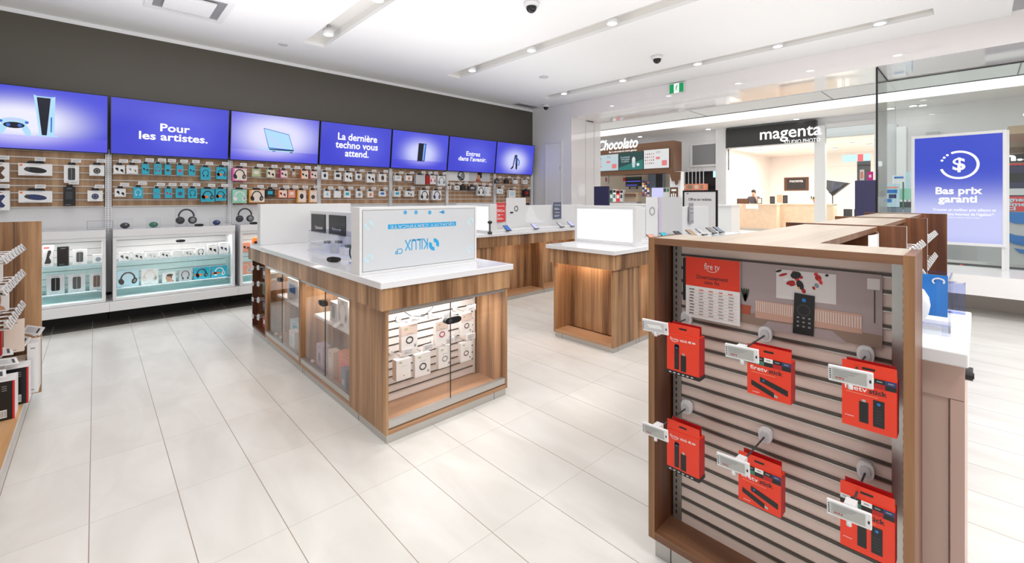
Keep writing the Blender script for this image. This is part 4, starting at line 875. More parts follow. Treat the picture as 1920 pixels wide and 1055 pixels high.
# rows of price tags on the hooks of the two farther bays
for bi, x0 in enumerate((3.06, 4.38)):
    for r_, z in enumerate((1.06, .86)):
        for k in range(8):
            x = x0+.10+.15*k
            o = MB().cyl((0,.0,0),(0,-.26,0),.0022,'chrome',6).prism([(-.028,-.262,-.005),(.028,-.262,-.005),(.028,-.262+.022,.035),(-.028,-.262+.022,.035)],(0,-.003,.002),'white').prism([(-.022,-.266,.002),(.022,-.266,.002),(.022,-.25,.030),(-.022,-.25,.030)],(0,-.0006,.0004),'light_grey').build('price_tag_hook', local=True)
            o.location = (x, .52, z); tag(o, 'label hook in %s bay of the front gondola, %s row, %s from the end cap' % (['second','third'][bi], ['upper','lower'][r_], ['first','second','third','fourth','fifth','sixth','seventh','eighth'][k]), 'hook', 'label hooks on the front gondola')
t = thing('brochure_holder', 'curled white brochure in a chrome holder beside the gondola top', 'brochure holder', (2.75, .33, 1.08))
g = MB()
for k in range(6):
    a = .12*k; g.poly([(2.55+.05*k, .345-.02*math.sin(k*.6), 1.06),(2.60+.05*k, .345-.02*math.sin((k+1)*.6), 1.06),(2.60+.05*k, .345-.02*math.sin((k+1)*.6), 1.22+.002*k),(2.55+.05*k, .345-.02*math.sin(k*.6), 1.22)], 'white_gloss')
g.build('sheet', t); MB().box(2.53, 2.87, .30, .365, 1.045, 1.06, 'chrome').build('holder', t)
# poster of the end cap
po = thing('product_poster', 'wide poster with a remote control and lounge scene on the gondola end cap', 'poster', (1.68, .39, .95))
yl, zt = .60, 1.163; yr, zb = .195, .945
g = MB().box(1.682, 1.686, yr, .79, zb, zt, 'print_bg'); O = (1.6815, 0, 0); U = (0,-1,0)
R6 = lambda *a: [( -a[i], a[i+1]) for i in range(0, len(a), 2)]
g.rect(O, U, XV, -.60, -.195, .945, .985, 'print_floor'); O = (1.6808,0,0)
g.pts2(O, U, XV, R6(0.473,1.149,0.306,1.151,0.306,1.057,0.473,1.051), 'print_light')
g.pts2(O, U, XV, R6(0.538,1.033,0.242,1.038,0.242,0.98,0.538,0.971), 'sideboard')
g.pts2(O, U, XV, R6(0.498,0.967,0.317,0.973,0.276,0.943,0.523,0.935), 'print_bg')
g.pts2(O, U, XV, R6(0.23,1.15,0.2,1.151,0.2,1.118,0.23,1.117), 'print_light').pts2(O, U, XV, R6(0.214,1.116,0.211,1.116,0.211,1.018,0.214,1.019), 'dark_grey')
g.pts2(O, U, XV, R6(0.587,1.009,0.552,1.01,0.555,0.977,0.582,0.978), 'terracotta')
for a in (-.5, -.15, .2, .5): g.ell((1.6803,0,0), U, XV, -.571+.006*a*2, 1.045, .004, .026, 'leaf', 8, -a*.5)
O = (1.6803,0,0)
ya, za = 0.538,1.033; yb, zb_ = 0.242,0.98
n = 44
for k in range(n):
    y = ya+(yb-ya)*(k+.5)/n; g.rect((1.6801, y, 0), U, XV, -.0018, .0018, za-.038, za-.002, 'slat_cream')
# players on the printed TV picture, plain red and dark figures
for (y, z), m_, rx, rz in (((0.452,1.132),'dark_red',.014,.004),((0.43,1.108),'dark_red',.014,.007),((0.415,1.135),'black',.016,.012),((0.403,1.105),'black',.010,.016),((0.412,1.124),'red',.007,.009),((0.393,1.087),'dark_red',.006,.009),((0.353,1.134),'dark_red',.009,.010),((0.357,1.109),'slate',.006,.008),((0.359,1.145),'red',.006,.005),((0.33,1.145),'black',.005,.004),((0.465,1.143),'black',.010,.004),((0.443,1.117),'paper',.008,.004),((0.424,1.102),'dark_red',.010,.004),((0.4,1.13),'dark_red',.006,.005),((0.421,1.144),'dark_red',.006,.004),((0.406,1.094),'amber',.003,.004),((0.347,1.123),'red',.005,.010),((0.365,1.1),'dark_red',.004,.006)):
    g.ell((1.6800-.00003*(hash((y,z))%17), y, z), U, XV, 0, 0, rx, rz, m_, 10, .4)
g.build('print', po)
g = MB(); R_ = R6(0.418,1.077,0.362,1.074,0.365,0.945,0.423,0.944); g.prism([(1.676, -a, b_) for a, b_ in R_], (.004,0,0), 'black')
(y, z) = 0.391,1.057; g.ell((1.6755,y,z), U, XV, 0, 0, .006, .006, 'blue_print', 12)
(y, z) = 0.392,1.024; g.arc((1.6755,y,z), U, XV, 0, 0, .016, .016, .003, 0, 2*PI, 'dark_grey')
for i in range(3):
    for j in range(3): g.ell((1.6755, y+.016*(1-j), z-.025-.014*i), U, XV, 0, 0, .004, .003, 'grey', 8)
g.build('remote_cutout', po)
g = MB(); O = (1.668, 0, 0); U = (0,-1,0)
g.box(1.670, 1.674, .585, .783, .932, 1.163, 'paper')
g.rect((1.6695,0,0), U, XV, -.783, -.585, 1.053, 1.163, 'fire')
g.text('fire tv', (1.669,.683,1.133), U, XV, .034, 'paper', .0, width=.056).arc((1.669,.683,1.132), U, XV, 0, 0, .024, .018, .002, -2.4, -.7, 'paper')
g.text('Divertissement\nsans fin', (1.669,.683,1.082), U, XV, .021, 'ink', .008, width=.115)
for i in range(9):
    z = 1.040-.0115*i
    for j in range(5): g.rect((1.669, .76-.036*j, z), U, XV, -.009+.001*((i*3+j)%4), .011-.001*((i+j)%5), -.0016, .0016, 'fire' if i == 0 and j else ('ink' if j == 0 else 'print_grey'))
    g.rect((1.6693,.684,z-.0055), U, XV, -.09, .09, -.0004, .0004, 'salmon')
tag(g.build('info_card'), 'red and white info card with a comparison table on the gondola end cap', 'sign')
tag(MB().box(1.680,1.690,.786,.80,.99,1.155,'black').build('card_holder'), 'thin black holder strip behind the red info card', 'sign holder')
# hooks, labels and red streaming-stick boxes
def big_hook(y, z, label):
    t = thing('locking_hook', label, 'hook', (1.685, y, z), group='locking hooks on the end cap')
    pts = []
    for i in range(18):
        a = 2*PI*i/18; pts.append((0, .021*math.copysign(abs(math.cos(a))**.7, math.cos(a)), .026*math.copysign(abs(math.sin(a))**.8, math.sin(a))))
    MB().prism(pts, (-.014,0,0), 'white').prism([(p[0]-.014, p[1]*.6, p[2]*.6) for p in pts], (-.008,0,0), 'light_grey').build('plate', t, local=True)
    MB().cyl((-.02,0,-.004), (-.24,0,-.004), .0028, 'dark_grey', 8).build('rod', t, local=True)
    MB().box(-.25,-.215,-.012,.012,-.014,.012,'white').build('tip', t, local=True)
    return t
def esl(y, z, label, blank=False):
    t = thing('shelf_label', label, 'price label', (1.425, y+.005, z), (0, math.radians(-8), math.radians(4)), group='electronic price labels on the end cap')
    cs = MB().box(0,.008,-.047,.047,-.022,.022,'white').build('case', t, .0025, local=True)
    g = MB().rect((-.0006,0,0), (0,-1,0), XV, -.038, .034, -.016, .016, 'eink' if not blank else 'light_grey'); O = (-.001,0,0)
    if not blank:
        for k, w_ in enumerate((.05,.044,.03)): g.rect(O, (0,-1,0), XV, -.034, -.034+w_, .010-.006*k, .0115-.006*k, 'print_grey')
        g.text('59,99 $', (-.001,.022,-.009), (0,-1,0), XV, .008, 'dark_red', .02, width=.018)
    else: g.pts2(O, (0,-1,0), XV, ((-.03,.006),(.02,.010),(.028,-.004),(-.02,-.006)), 'paper')
    for k in range(5): g.rect((-.001,.042,-.012+.006*k), (0,-1,0), XV, -.002, .002, -.0015, .0015, 'dark_grey')
    g.rect((-.001,-.041,0), (0,-1,0), XV, -.002, .002, -.005, .003, 'black').build('display', cs, local=True)
    MB().cyl((.003,0,-.034),(.006,0,-.018),.006,'white',10).build('clip', t, local=True)
def fire_box(kind, y, z1, label, x=1.53):
    """z1 = top of carton; carton hangs by a tab"""
    w, h, d = (.118, .147, .045) if kind != 1 else (.124, .125, .045)
    o = MB().box(-w/2, w/2, 0, d, 0, h, 'fire', left='dark_red', right='dark_red')
    o.prism([(-w/2,.002,h),(w/2,.002,h),(w/2,.002,h+.034),(-w/2,.002,h+.034)], (0,.003,0), 'fire').prism([(-w*.45,.03,h),(w*.45,.03,h),(w*.45,.03,h+.034),(-w*.45,.03,h+.034)], (0,.003,0), 'dark_red')
    O = (0,-.0006,0); Q = (0,-.0010,0); U = XU
    o.rect((0,.0014,h+.020), XU, XV, -.014, .014, -.003, .003, 'black')
    if kind == 0:
        o.text('firetv', (-.03,-.0006,h-.02), XU, XV, .014, 'paper', 0, width=.034).text('stick', (.004,-.0006,h-.02), XU, XV, .014, 'paper', .01, width=.026).text('4K', (.026,-.0006,h-.02), XU, XV, .012, 'paper', .02, width=.013).rect((.04,-.0006,h-.02), XU, XV, -.006, .006, -.003, .003, 'slat_cream')
        o.arc((-.03,-.0006,h-.017), XU, XV, 0, 0, .015, .012, .0015, -2.4, -.7, 'paper', 8)
        o.rect(O, XU, XV, -.03, -.013, .02, .105, 'black').ell(O, XU, XV, -.0215, .105, .0085, .006, 'black').ell(Q, XU, XV, -.0215, .098, .003, .003, 'blue_print', 10)
        o.rect(O, XU, XV, -.007, .013, .018, .075, 'black').rect(O, XU, XV, -.001, .007, .075, .083, 'steel')
        for k in range(6): o.rect(Q, XU, XV, -.026, -.017, .032+.008*k, .034+.008*k, 'dark_grey')
        o.rect(O, XU, XV, -w/2, w/2, 0, .013, 'black').box(-w/2-.001, w/2+.001, -.0005, d+.001, 0, .013, 'black')
        for k in range(6): o.rect((0,-.0012,0), XU, XV, -.05+.016*k, -.042+.016*k, .004, .008, 'light_grey')
    if kind in (1, 2):
        for k, m_ in enumerate(('light_grey','black','paper','black','navy')): o.rect(O, XU, XV, -w/2+w*k/5, -w/2+w*(k+1)/5, h-.013, h, m_)
        for k, m_ in enumerate(('black','green','black','dark_red','black')): o.rect(O, XU, XV, -w/2+w*k/5, -w/2+w*(k+1)/5, h-.026, h-.013, m_)
        for k in range(5): o.rect(Q, XU, XV, -w/2+w*(k+.25)/5, -w/2+w*(k+.75)/5, h-.008, h-.005, 'print_grey')
        o.text('firetv', (-.028,-.0008,h-.038), XU, XV, .019, 'paper', .01, width=.05).text('stick', (.02,-.0008,h-.038), XU, XV, .019, 'ink', .02, width=.038)
        o.rect(O, XU, XV, -.05, .02, h-.053, h-.0515, 'salmon')
    if kind == 1:
        for pts in (((-.05,.046),(.016,.022),(.016,.006),(-.05,.03)), ((-.024,.062),(.054,.040),(.054,.022),(-.024,.046))): o.pts2(O, XU, XV, pts, 'black')
        o.pts2(O, XU, XV, ((.016,.018),(.026,.015),(.026,.008),(.016,.010)), 'steel').ell(Q, XU, XV, -.014, .052, .003, .003, 'blue_print', 8).text('amazon', (-.036,-.0008,.010), XU, XV, .006, 'paper', .0, width=.02)
    if kind == 2:
        o.rect(O, XU, XV, -.020, 0, .018, .075, 'black').rect(O, XU, XV, -.014, -.006, .075, .082, 'steel').rect(O, XU, XV, .010, .034, .016, .088, 'black').ell(Q, XU, XV, .022, .078, .004, .004, 'blue_print', 8)
        for k in range(5): o.rect(Q, XU, XV, .015, .029, .026+.008*k, .028+.008*k, 'dark_grey')
        o.text('amazon', (-.042,-.0008,.028), XU, XV, .006, 'paper', .0, width=.02)
    ob = o.build('streaming_stick_box', local=True); ob.location = (x, y, z1-h); ob.rotation_euler = (0,0,-PI/2)
    return tag(ob, label, 'box', 'red streaming stick boxes on the end cap')
pos = [('left','upper'),('middle','upper'),('right','upper'),('left','lower'),('middle','lower'),('right','lower')]
Y3 = (.783, .505, .233)
fb = [(0, .722, .903, 1.515), (1, .455, .884, 1.54), (2, .208, .900, 1.54), (0, .722, .553, 1.515), (1, .482, .525, 1.54), (2, .212, .555, 1.54)]
LZ = [(.83, .938), (.49, .918), (.225, .925), (.83, .57), (.515, .570), (.228, .567)]
kn = ['red box with remote and stick, black bottom edge', 'red box with slanted stick and remote', 'red box with upright stick and remote, at the right edge']
for i in range(6):
    c_, r_ = pos[i]; z = .922 if i < 3 else .575
    big_hook(Y3[i % 3], z, 'white locking hook on the end cap, %s of the %s row' % (c_, r_))
    esl(LZ[i][0]-.055 if i % 3 == 0 else LZ[i][0], LZ[i][1], 'electronic price label on the %s hook of the %s row' % (c_, r_) + (', display blank' if i == 0 else ''), i == 0)
    k, y, z1, x = fb[i]; fire_box(k, y, z1, '%s, %s row' % (kn[k], r_), x)
# ------------------------------------------------------------------ white demo table beside the gondola
dt = thing('demo_table', 'pinkish white demo table beside the front gondola', 'table', (2.3, .2, 0))
MB().box(1.80, 2.48, .02, .36, .905, .945, 'white').build('tabletop', dt, .004)  # top coloured whiter than the body for the light falling on it
MB().box(1.83, 2.46, .028, .36, .80, .903, 'demo_white').build('apron', dt)
MB().box(1.835, 1.85, .062, .36, .02, .798, 'demo_white').box(1.845, 2.45, .030, .35, 0, .798, 'demo_white').box(1.83, 1.846, .028, .058, 0, .798, 'demo_white').build('side_panel', dt)
alarm(1.90, .012, .85, 'black sensor under the edge of the white demo table', 0, .9)
t = thing('acrylic_display', 'clear acrylic block with a blue graphic and white speaker on the demo table', 'display stand', (2.1, .12, .945))
MB().box(1.98, 2.16, .062, .20, .9455, .957, 'acrylic').box(1.98, 1.985, .062, .20, .957, 1.13, 'acrylic').box(1.985, 2.155, .062, .067, .957, 1.13, 'acrylic').box(2.155, 2.16, .062, .20, .957, 1.13, 'acrylic').build('block', t)
g = MB().prism([(2.07,.072,.99),(2.07,.20,.99),(2.10,.20,1.125),(2.10,.072,1.125)], (.004,0,0), 'blue_print').arc((2.0915,.095,1.105), (0,-1,0), XV, 0, 0, .012, .008, .005, -.6, 4, 'paper', 10); g.build('graphic', t)
MB().ball((2.03,.165,1.03), .04, .055, .07, 'paper').build('speaker_shell', t)
tag(MB().box(2.40,2.44,.035,.10,.9455,1.06,'acrylic_blue').box(2.40,2.44,.035,.10,1.06,1.064,'acrylic').build('acrylic_stand'), 'empty bluish acrylic stand at the back of the demo table', 'display stand')
# ------------------------------------------------------------------ left gondola
lg = thing('gondola_shelf', 'wood gondola shelf cut by the left edge of the photo', 'shelf unit', (-.6, 3.6, 0))
MB().box(-.66, -.268, 4.45, 4.474, .05, 1.229, 'gondola', front='wood', right='light_grey', top='top_pale').box(-.395, -.393, 4.448, 4.451, .05, 1.228, 'black').build('fin', lg)
MB().box(-.66, -.635, 2.0, 4.45, .05, 1.229, 'wood').build('back_panel', lg)
MB().box(-.635, -.322, 2.0, 4.45, .085, .115, 'shelf_wood', right='light_grey').build('base_shelf', lg)
MB().box(-.62, -.345, 2.0, 4.45, 0, .085, 'steel').build('plinth', lg)
GB = 'cartons on the base shelf of the left gondola'
def black_carton(x, y, w, d, h, label):
    g = MB().box(-w/2, w/2, -d/2, d/2, 0, h, 'black', top='paper', right='paper')
    O = (0, -d/2-.0008, 0)
    g.rect(O, XU, XV, w/2-.008, w/2, 0, h, 'red').rect(O, XU, XV, w/2-.075, w/2-.03, .015, .06, 'paper').arc(O, XU, XV, -.02, h*.55, .04, .045, .008, .2, PI-.1, 'light_grey').ell(O, XU, XV, .02, h*.52, .012, .022, 'light_grey')
    for k in range(7): g.rect((0,-d/2-.0012,0), XU, XV, w/2-.071+.006*k, w/2-.069+.006*k, .02, .055, 'ink')
    for k in range(3): g.rect(O, XU, XV, w/2-.05, w/2-.03, h-.03-.012*k, h-.026-.012*k, 'print_grey')
    g.rect((w/2+.0006,0,0), (0,1,0), XV, -d/2, -d/2+.005, 0, h, 'red')
    o = g.build('headphone_carton', local=True); o.location = (x, y, .115); return tag(o, label, 'box', GB)
black_carton(-.458, 3.915, .24, .16, .222, 'black carton with red edge and pale headphones, nearest on the left gondola')
black_carton(-.419, 4.15, .235, .16, .225, 'black carton with red edge, second on the left gondola base')
package('carton', 'cream carton by the wooden fin of the left gondola', 'box', (-.395, 4.34, .115), .13, .22, .15, 'cream', 'plain', 'cream', group=GB)
package('carton', 'narrow white carton at the far end of the left gondola base', 'box', (-.296, 4.34, .115), .05, .32, .18, 'paper', 'plain', 'paper', group=GB)
for i, (x, y, z, rz, rx, lab) in enumerate(((-.43,3.90,.345,.3,-.8,'nearest'),(-.39,4.06,.37,.5,-.9,'second'),(-.42,4.12,.42,.45,-.7,'third'),(-.36,4.24,.45,-.9,-.5,'fourth'),(-.31,4.30,.49,-.7,-.6,'farthest'))):
    g = MB().box(-.055,.055,-.004,.004,0,.055,'white').rect((0,-.0048,0), XU, XV, -.042,.042,.008,.046,'light_grey').rect((0,-.0054,0), XU, XV, .028,.04,.012,.042,'dark_grey')
    for k in range(3): g.rect((0,-.0056,0), XU, XV, -.038,.01,.038-.01*k,.04-.01*k,'print_grey')
    o = g.box(-.01,.01,.004,.04,-.002,.004,'white').build('price_label', local=True); o.location = (x, y, z); o.rotation_euler = (rx, .15, rz)
    tag(o, 'tilted electronic price label on the left gondola cartons, %s' % lab, 'price label', 'tilted labels on the left gondola')
rows = ((1.045, 7, 'top'), (.88, 7, 'second'), (.675, 6, 'third'))
for z, n, lab in rows:
    for k in range(n):
        y = 4.30-.13*k
        o = MB().cyl((0,0,0),(.29,0,0),.0025,'chrome',6).prism([(.288,-.03,0),(.288,.03,0),(.27,.03,.042),(.27,-.03,.042)],(.005,0,.002),'white').prism([(.2942,-.022,.008),(.2942,.022,.008),(.2802,.022,.036),(.2802,-.022,.036)],(.0008,0,.0003),'light_grey').box(0,.285,-.022,.022,-.002,.0,'white').build('price_tag_hook', local=True)
        o.location = (-.625, y, z); tag(o, 'label hook on the left gondola, %s row, %s from the wooden fin' % (lab, ['first','second','third','fourth','fifth','sixth','seventh'][k]), 'hook', 'label hooks on the left gondola')
for i, (x, y, z, w, h, m_, k_, ac, lab) in enumerate(((-.46,4.1,.88,.10,.14,'paper','sq','black','white card pack with a dark picture'),(-.44,4.1,.70,.11,.15,'paper','face','skin','white card pack with a portrait'),(-.37,4.18,.42,.085,.2,'cream','plain','cream','plain cream hanging carton'),(-.44,3.98,.46,.08,.15,'dark_red','sq','green','red and green hanging pack'),(-.46,3.80,.40,.08,.2,'green','sq','amber','green and yellow hanging pack'))):
    package('hanging_pack', lab + ' on the left gondola', 'box', (x, y, z), w, h, .04, m_, k_, ac, group='hanging packs on the left gondola')
# ------------------------------------------------------------------ the mall beyond the shop front
FX = 19.2
struct(MB().box(19.2, 19.5, -5, 2.2, 0, 4.28, 'wall_white').box(19.2, 19.5, 7.19, 15, 2.55, 4.28, 'wall_white').box(19.2, 19.5, 4.05, 7.19, 4.21, 4.28, 'wall_white').box(19.2,19.5,2.2,4.05,4.05,4.28,'wall_white').box(19.2,19.5,9.25,15,0,2.55,'wall_white').build('wall_mall'))
struct(MB().box(19.0, 19.3, 7.19, 7.62, 0, 4.28, 'white').build('trim_5'))
struct(MB().box(19.05, 19.3, 3.80, 4.12, 0, 4.0, 'white').build('trim_6'))
struct(MB().box(19.05, 19.3, 2.15, 2.42, 0, 4.05, 'white').box(19.1,19.3,2.42,3.8,3.9,4.05,'white').build('trim_7'))
struct(MB().box(19.15, 19.17, 2.42, 3.8, 0, 3.9, 'shop_glass').build('window_3'))
# studio room behind the dark sign
rm = MB().box(19.3, 26, 7.6, 7.7, 0, 3.6, 'peach_wall').box(26, 26.1, 0, 7.7, 0, 3.6, 'peach_wall').box(19.3, 26, -.1, 0, 0, 3.6, 'peach_wall').box(19.3, 26.1, 0, 7.7, 3.55, 3.6, 'peach_wall').box(24, 26, -.1, 7.7, -.01, .004, 'maple')
struct(rm.build('wall_studio'))
for i, (x, y) in enumerate(((20.2,6.3),(20.2,5.1),(21.5,6.7),(21.5,5.6),(21.5,3.4),(22.5,3.0),(21.0,2.6),(23.3,4.3))):
    tag(MB().cyl((x,y,3.50),(x,y,3.55),.09,'white',12).cyl((x,y,3.495),(x,y,3.50),.075,'studio_light',12).build('ceiling_downlight'), 'studio ceiling downlight, %s one behind the %s' % (['first','second','third','fourth','first','second','third','fourth'][i], 'dark sign' if i < 4 else 'right shop glass'), 'light', 'studio downlights')
for i, (x, y) in enumerate(((18.633,10.951),(18.688,7.795),(18.622,4.585),(18.581,1.414),(18.691,1.201),(18.611,1.952))):
    tag(MB().cyl((x,y,4.26),(x,y,4.28),.12,'white',14).cyl((x,y,4.255),(x,y,4.26),.09,'lamp',14).build('mall_downlight'), 'mall ceiling downlight, %s from the left' % ['first','second','third','fifth','sixth','fourth','seventh'][i], 'light', 'mall ceiling downlights')
s_ = thing('studio_sign', 'dark fascia sign with white letters reading magenta studio photo', 'sign', (19.0, 5.6, 3.45))
MB().box(18.95, 19.3, 4.05, 7.19, 3.44, 4.215, 'stone_black').box(18.9, 19.0, 4.1, 7.1, 3.40, 3.44, 'light_grey').build('fascia', s_)
y0, z0 = 4.886,3.767
y1, z1 = 4.49,3.49
MB().text('magenta', (18.94, y0, z0), (0,-1,0), XV, .62, 'sign_white', .012, width=2.02).text('STUDIO PHOTO', (18.94, y1, z1), (0,-1,0), XV, .19, 'sign_white', .008, width=1.15).build('lettering', s_)
d = thing('reception_desk', 'long light maple reception desk in the photo studio', 'desk', (20.6, 6.2, 0))
MB().box(20.4, 21.2, 5.72, 7.35, .10, 1.10, 'maple').box(20.38, 21.2, 5.70, 7.37, 1.08, 1.13, 'maple').build('left_counter', d)
MB().box(20.9, 21.6, 3.9, 5.72, .10, 1.12, 'maple').box(20.88, 21.6, 3.9, 5.72, 1.10, 1.15, 'maple').build('right_counter', d)
MB().box(20.42, 21.5, 5.72, 7.3, 0, .1, 'alu').build('kickplate', d)
tag(MB().box(20.37,20.38,6.4,6.9,.92,1.1,'paper').build('desk_notice'), 'white notice on the front of the maple reception desk', 'sign')
def frame_on(x, p, col, label, cat='picture', name='framed_picture', inner=None):
    y0, z1, y1, z0 = p
    g = MB().box(x-.03, x, y1, y0, z0, z1, col)
    if inner: g.box(x-.034, x-.03, y1+.12*(y0-y1), y0-.12*(y0-y1), z0+.1*(z1-z0), z1-.1*(z1-z0), inner)
    return tag(g.build(name), label, cat)
frame_on(26.0, (6.939,2.435,5.857,1.758), 'brown', 'dark brown wall screen with white lines in the photo studio', 'screen', 'wall_display', 'stone_black')
cp = MB().text('magenta', (25.93,6.384,2.226), (0,-1,0), XV, .2, 'paper', .02, width=.6).build('caption', bpy.data.objects['wall_display'])
frame_on(26.0, (9.472,3.117,9.274,2.008), 'light_grey', 'tall narrow picture on the left studio wall', inner='brown')
frame_on(26.0, (8.633,2.637,8.445,1.645), 'light_grey', 'tall pale portrait left of the studio clerk', inner='salmon')
frame_on(26.0, (8.312,2.74,7.944,1.612), 'dark_grey', 'large group portrait behind the studio clerk', inner='tan')
frame_on(26.0, (7.841,2.578,7.636,1.61), 'dark_grey', 'dark narrow portrait right of the studio clerk', inner='grey')
frame_on(20.9, (7.441,1.361,6.909,1.128), 'dark_grey', 'dark wide monitor on the left end of the reception desk', 'monitor', 'monitor', 'brown')
frame_on(20.9, (6.609,1.385,6.419,1.133), 'dark_grey', 'small framed print on the reception desk beside the clerk', inner='light_grey')
frame_on(21.2, (6.197,1.455,6.012,1.134), 'black', 'black easel frame in the middle of the reception desk', inner='dark_grey')
frame_on(21.2, (5.93,1.522,5.729,1.182), 'salmon', 'salmon pink box on the reception desk', 'box', 'desk_box')
frame_on(21.2, (5.709,1.499,5.53,1.161), 'black', 'second black easel frame on the reception desk, right of the pink box', inner='dark_grey')
frame_on(21.2, (5.355,1.497,5.2,1.186), 'light_grey', 'grey card stand on the right half of the reception desk', 'stand', 'card_stand')
t = thing('potted_plant', 'small potted plant at the right of the reception desk', 'plant', (21.3, 4.55, 1.15))
MB().cyl((0,0,0),(0,0,.16),.07,'terracotta',12,r1=.1).build('pot', t, local=True)
g = MB()
for k in range(14):
    a = 2.4*k; r = .05+.012*k; g.ball((r*math.cos(a), r*math.sin(a), .2+.012*(k%6)), .05, .02, .07, 'leaf' if k % 2 else 'amber', 8, 5)
g.build('foliage', t, local=True)
# clerk behind the desk
def skin_chain(name, parent, joints, bones, mat_, root=0, sub=1):
    me = bpy.data.meshes.new(name); me.from_pydata([j[0] for j in joints], bones, []); me.materials.append(M[mat_])
    o = bpy.data.objects.new(name, me); COL.objects.link(o); o.parent = parent
    o.modifiers.new('skin', 'SKIN'); me.skin_vertices.new() if not me.skin_vertices else None
    for v, j in zip(me.skin_vertices[0].data, joints): v.radius = (j[1], j[2] if len(j) > 2 else j[1])
    me.skin_vertices[0].data[root].use_root = True
    sb = o.modifiers.new('sub', 'SUBSURF'); sb.levels = sub; sb.render_levels = sub
    for p in me.polygons: p.use_smooth = True
    return o
py, pz = 7.082,1.605
pr_ = thing('person', 'person in a dark top behind the reception desk, one hand at the face', 'person', (21.9, py, 0))
J = [((0,0,.92),.15,.12),((0,0,1.15),.14,.11),((-.02,0,1.36),.17,.11),((-.03,0,1.47),.06,.06),((-.05,-.01,1.56),.075,.085),((-.06,-.01,1.66),.075,.09),
     ((-.02,.19,1.40),.055),((-.10,.27,1.16),.042),((-.30,.20,1.16),.032),((-.02,-.19,1.40),.055),((-.18,-.24,1.20),.042),((-.16,-.13,1.46),.030),
     ((.0,.10,.55),.075),((0,.10,.1),.05),((-.08,.10,.04),.04),((.0,-.10,.55),.075),((0,-.10,.1),.05),((-.08,-.10,.04),.04),
     ((-.37,.19,1.165),.036,.018),((-.15,-.085,1.53),.034,.018)]
B = [(0,1),(1,2),(2,3),(3,4),(4,5),(2,6),(6,7),(7,8),(2,9),(9,10),(10,11),(0,12),(12,13),(13,14),(0,15),(15,16),(16,17),(8,18),(11,19)]
for k in range(5):
    a = len(J); J += [((-.41-.005*k,.155+.018*k,1.165),.008),((-.45+.006*abs(k-2),.15+.02*k,1.155),.007)]; B += [(18,a),(a,a+1)]
    a = len(J); J += [((-.145,-.105+.016*k,1.575),.008),((-.125,-.105+.017*k,1.61-.004*abs(k-2)),.007)]; B += [(19,a),(a,a+1)]
skin_chain('body', pr_, J, B, 'skin')
skin_chain('shirt', pr_, [((0,0,.90),.17,.14),((0,0,1.15),.158,.128),((-.02,0,1.36),.185,.125),((-.025,0,1.45),.08,.075),((-.02,.19,1.40),.07),((-.09,.265,1.18),.056),((-.02,-.19,1.40),.07),((-.17,-.24,1.22),.056)], [(0,1),(1,2),(2,3),(2,4),(4,5),(2,6),(6,7)], 'shirt')
MB().ball((.0,0,1.69),.10,.095,.09,'hair').ball((.045,0,1.63),.07,.085,.10,'hair').build('hair', pr_, local=True)
MB().ball((-.135,.03,1.635),.012,.014,.009,'black',8,5).ball((-.135,-.045,1.635),.012,.014,.009,'black',8,5).ball((-.145,-.008,1.605),.016,.012,.02,'skin',8,5).ball((-.132,-.008,1.565),.01,.025,.006,'terracotta',8,5).build('face', pr_, local=True)
# right studio half: softbox, tables, panel
t = thing('softbox', 'black studio softbox lamp on a stand behind the shop glass', 'studio lamp', (22, 3.4, 0))
q = [(4.383,2.137),(3.581,1.985),(4.146,1.473),(4.364,1.805)]
MB().prism([(22, y, z) for y, z in q], (.35,0,0), 'black').prism([(21.99, q[0][0]*.5+q[3][0]*.5, q[0][1]),(21.99, q[1][0]*.95+q[0][0]*.05, q[1][1]),(21.99,q[2][0]+.1,q[2][1]+.1)], (.01,0,0), 'dark_grey').build('hood', t)
MB().cyl((22.1,q[2][0],0),(22.1,q[2][0],q[2][1]),.02,'black',8).build('stand', t)
for i, (px, lab) in enumerate(((1551,'left'),(1563,'middle'),(1578,'right'))):
    t = thing('studio_chair', 'dark metal-legged studio chair behind the glass, %s one' % lab, 'chair', (21.4, 0, 0), group='chairs in the photo studio')
    y = 3.55-.34*i; t.location = (21.4, y, 0)
    MB().box(-.2,.2,-.14,.14,.45,.5,'dark_grey').build('seat', t, local=True)
    MB().box(.17,.2,-.14,.14,.5,.95,'dark_grey').build('backrest', t, local=True)
    for a in (-.18, .18):
        for b_ in (-.12, .12): MB().cyl((a,b_,0),(a,b_,.45),.012,'chrome',6).build('leg', t, local=True)
tag(MB().box(20.4,20.8,2.6,3.1,0,.72,'white').build('white_plinth'), 'white display plinth behind the shop glass right of the chairs', 'plinth')
y0, z1, y1, z0 = 3.477,3.002,3.043,1.799
tag(MB().box(23, 23.1, y1, y0, z0, z1, 'stone_black').build('wall_board'), 'black hanging wall panel behind the right shop glass', 'wall panel')
y0, z1, y1, z0 = 3.859,3.144,2.964,2.87
tag(MB().box(22.4,22.45,y1,y0,z0,z1,'sign_cyan').box(22.38,22.4,y1+.25*(y0-y1),y1+.45*(y0-y1),z0,z1,'red').build('lit_sign_strip'), 'glowing pale blue sign strip with a red part behind the right shop glass', 'sign')
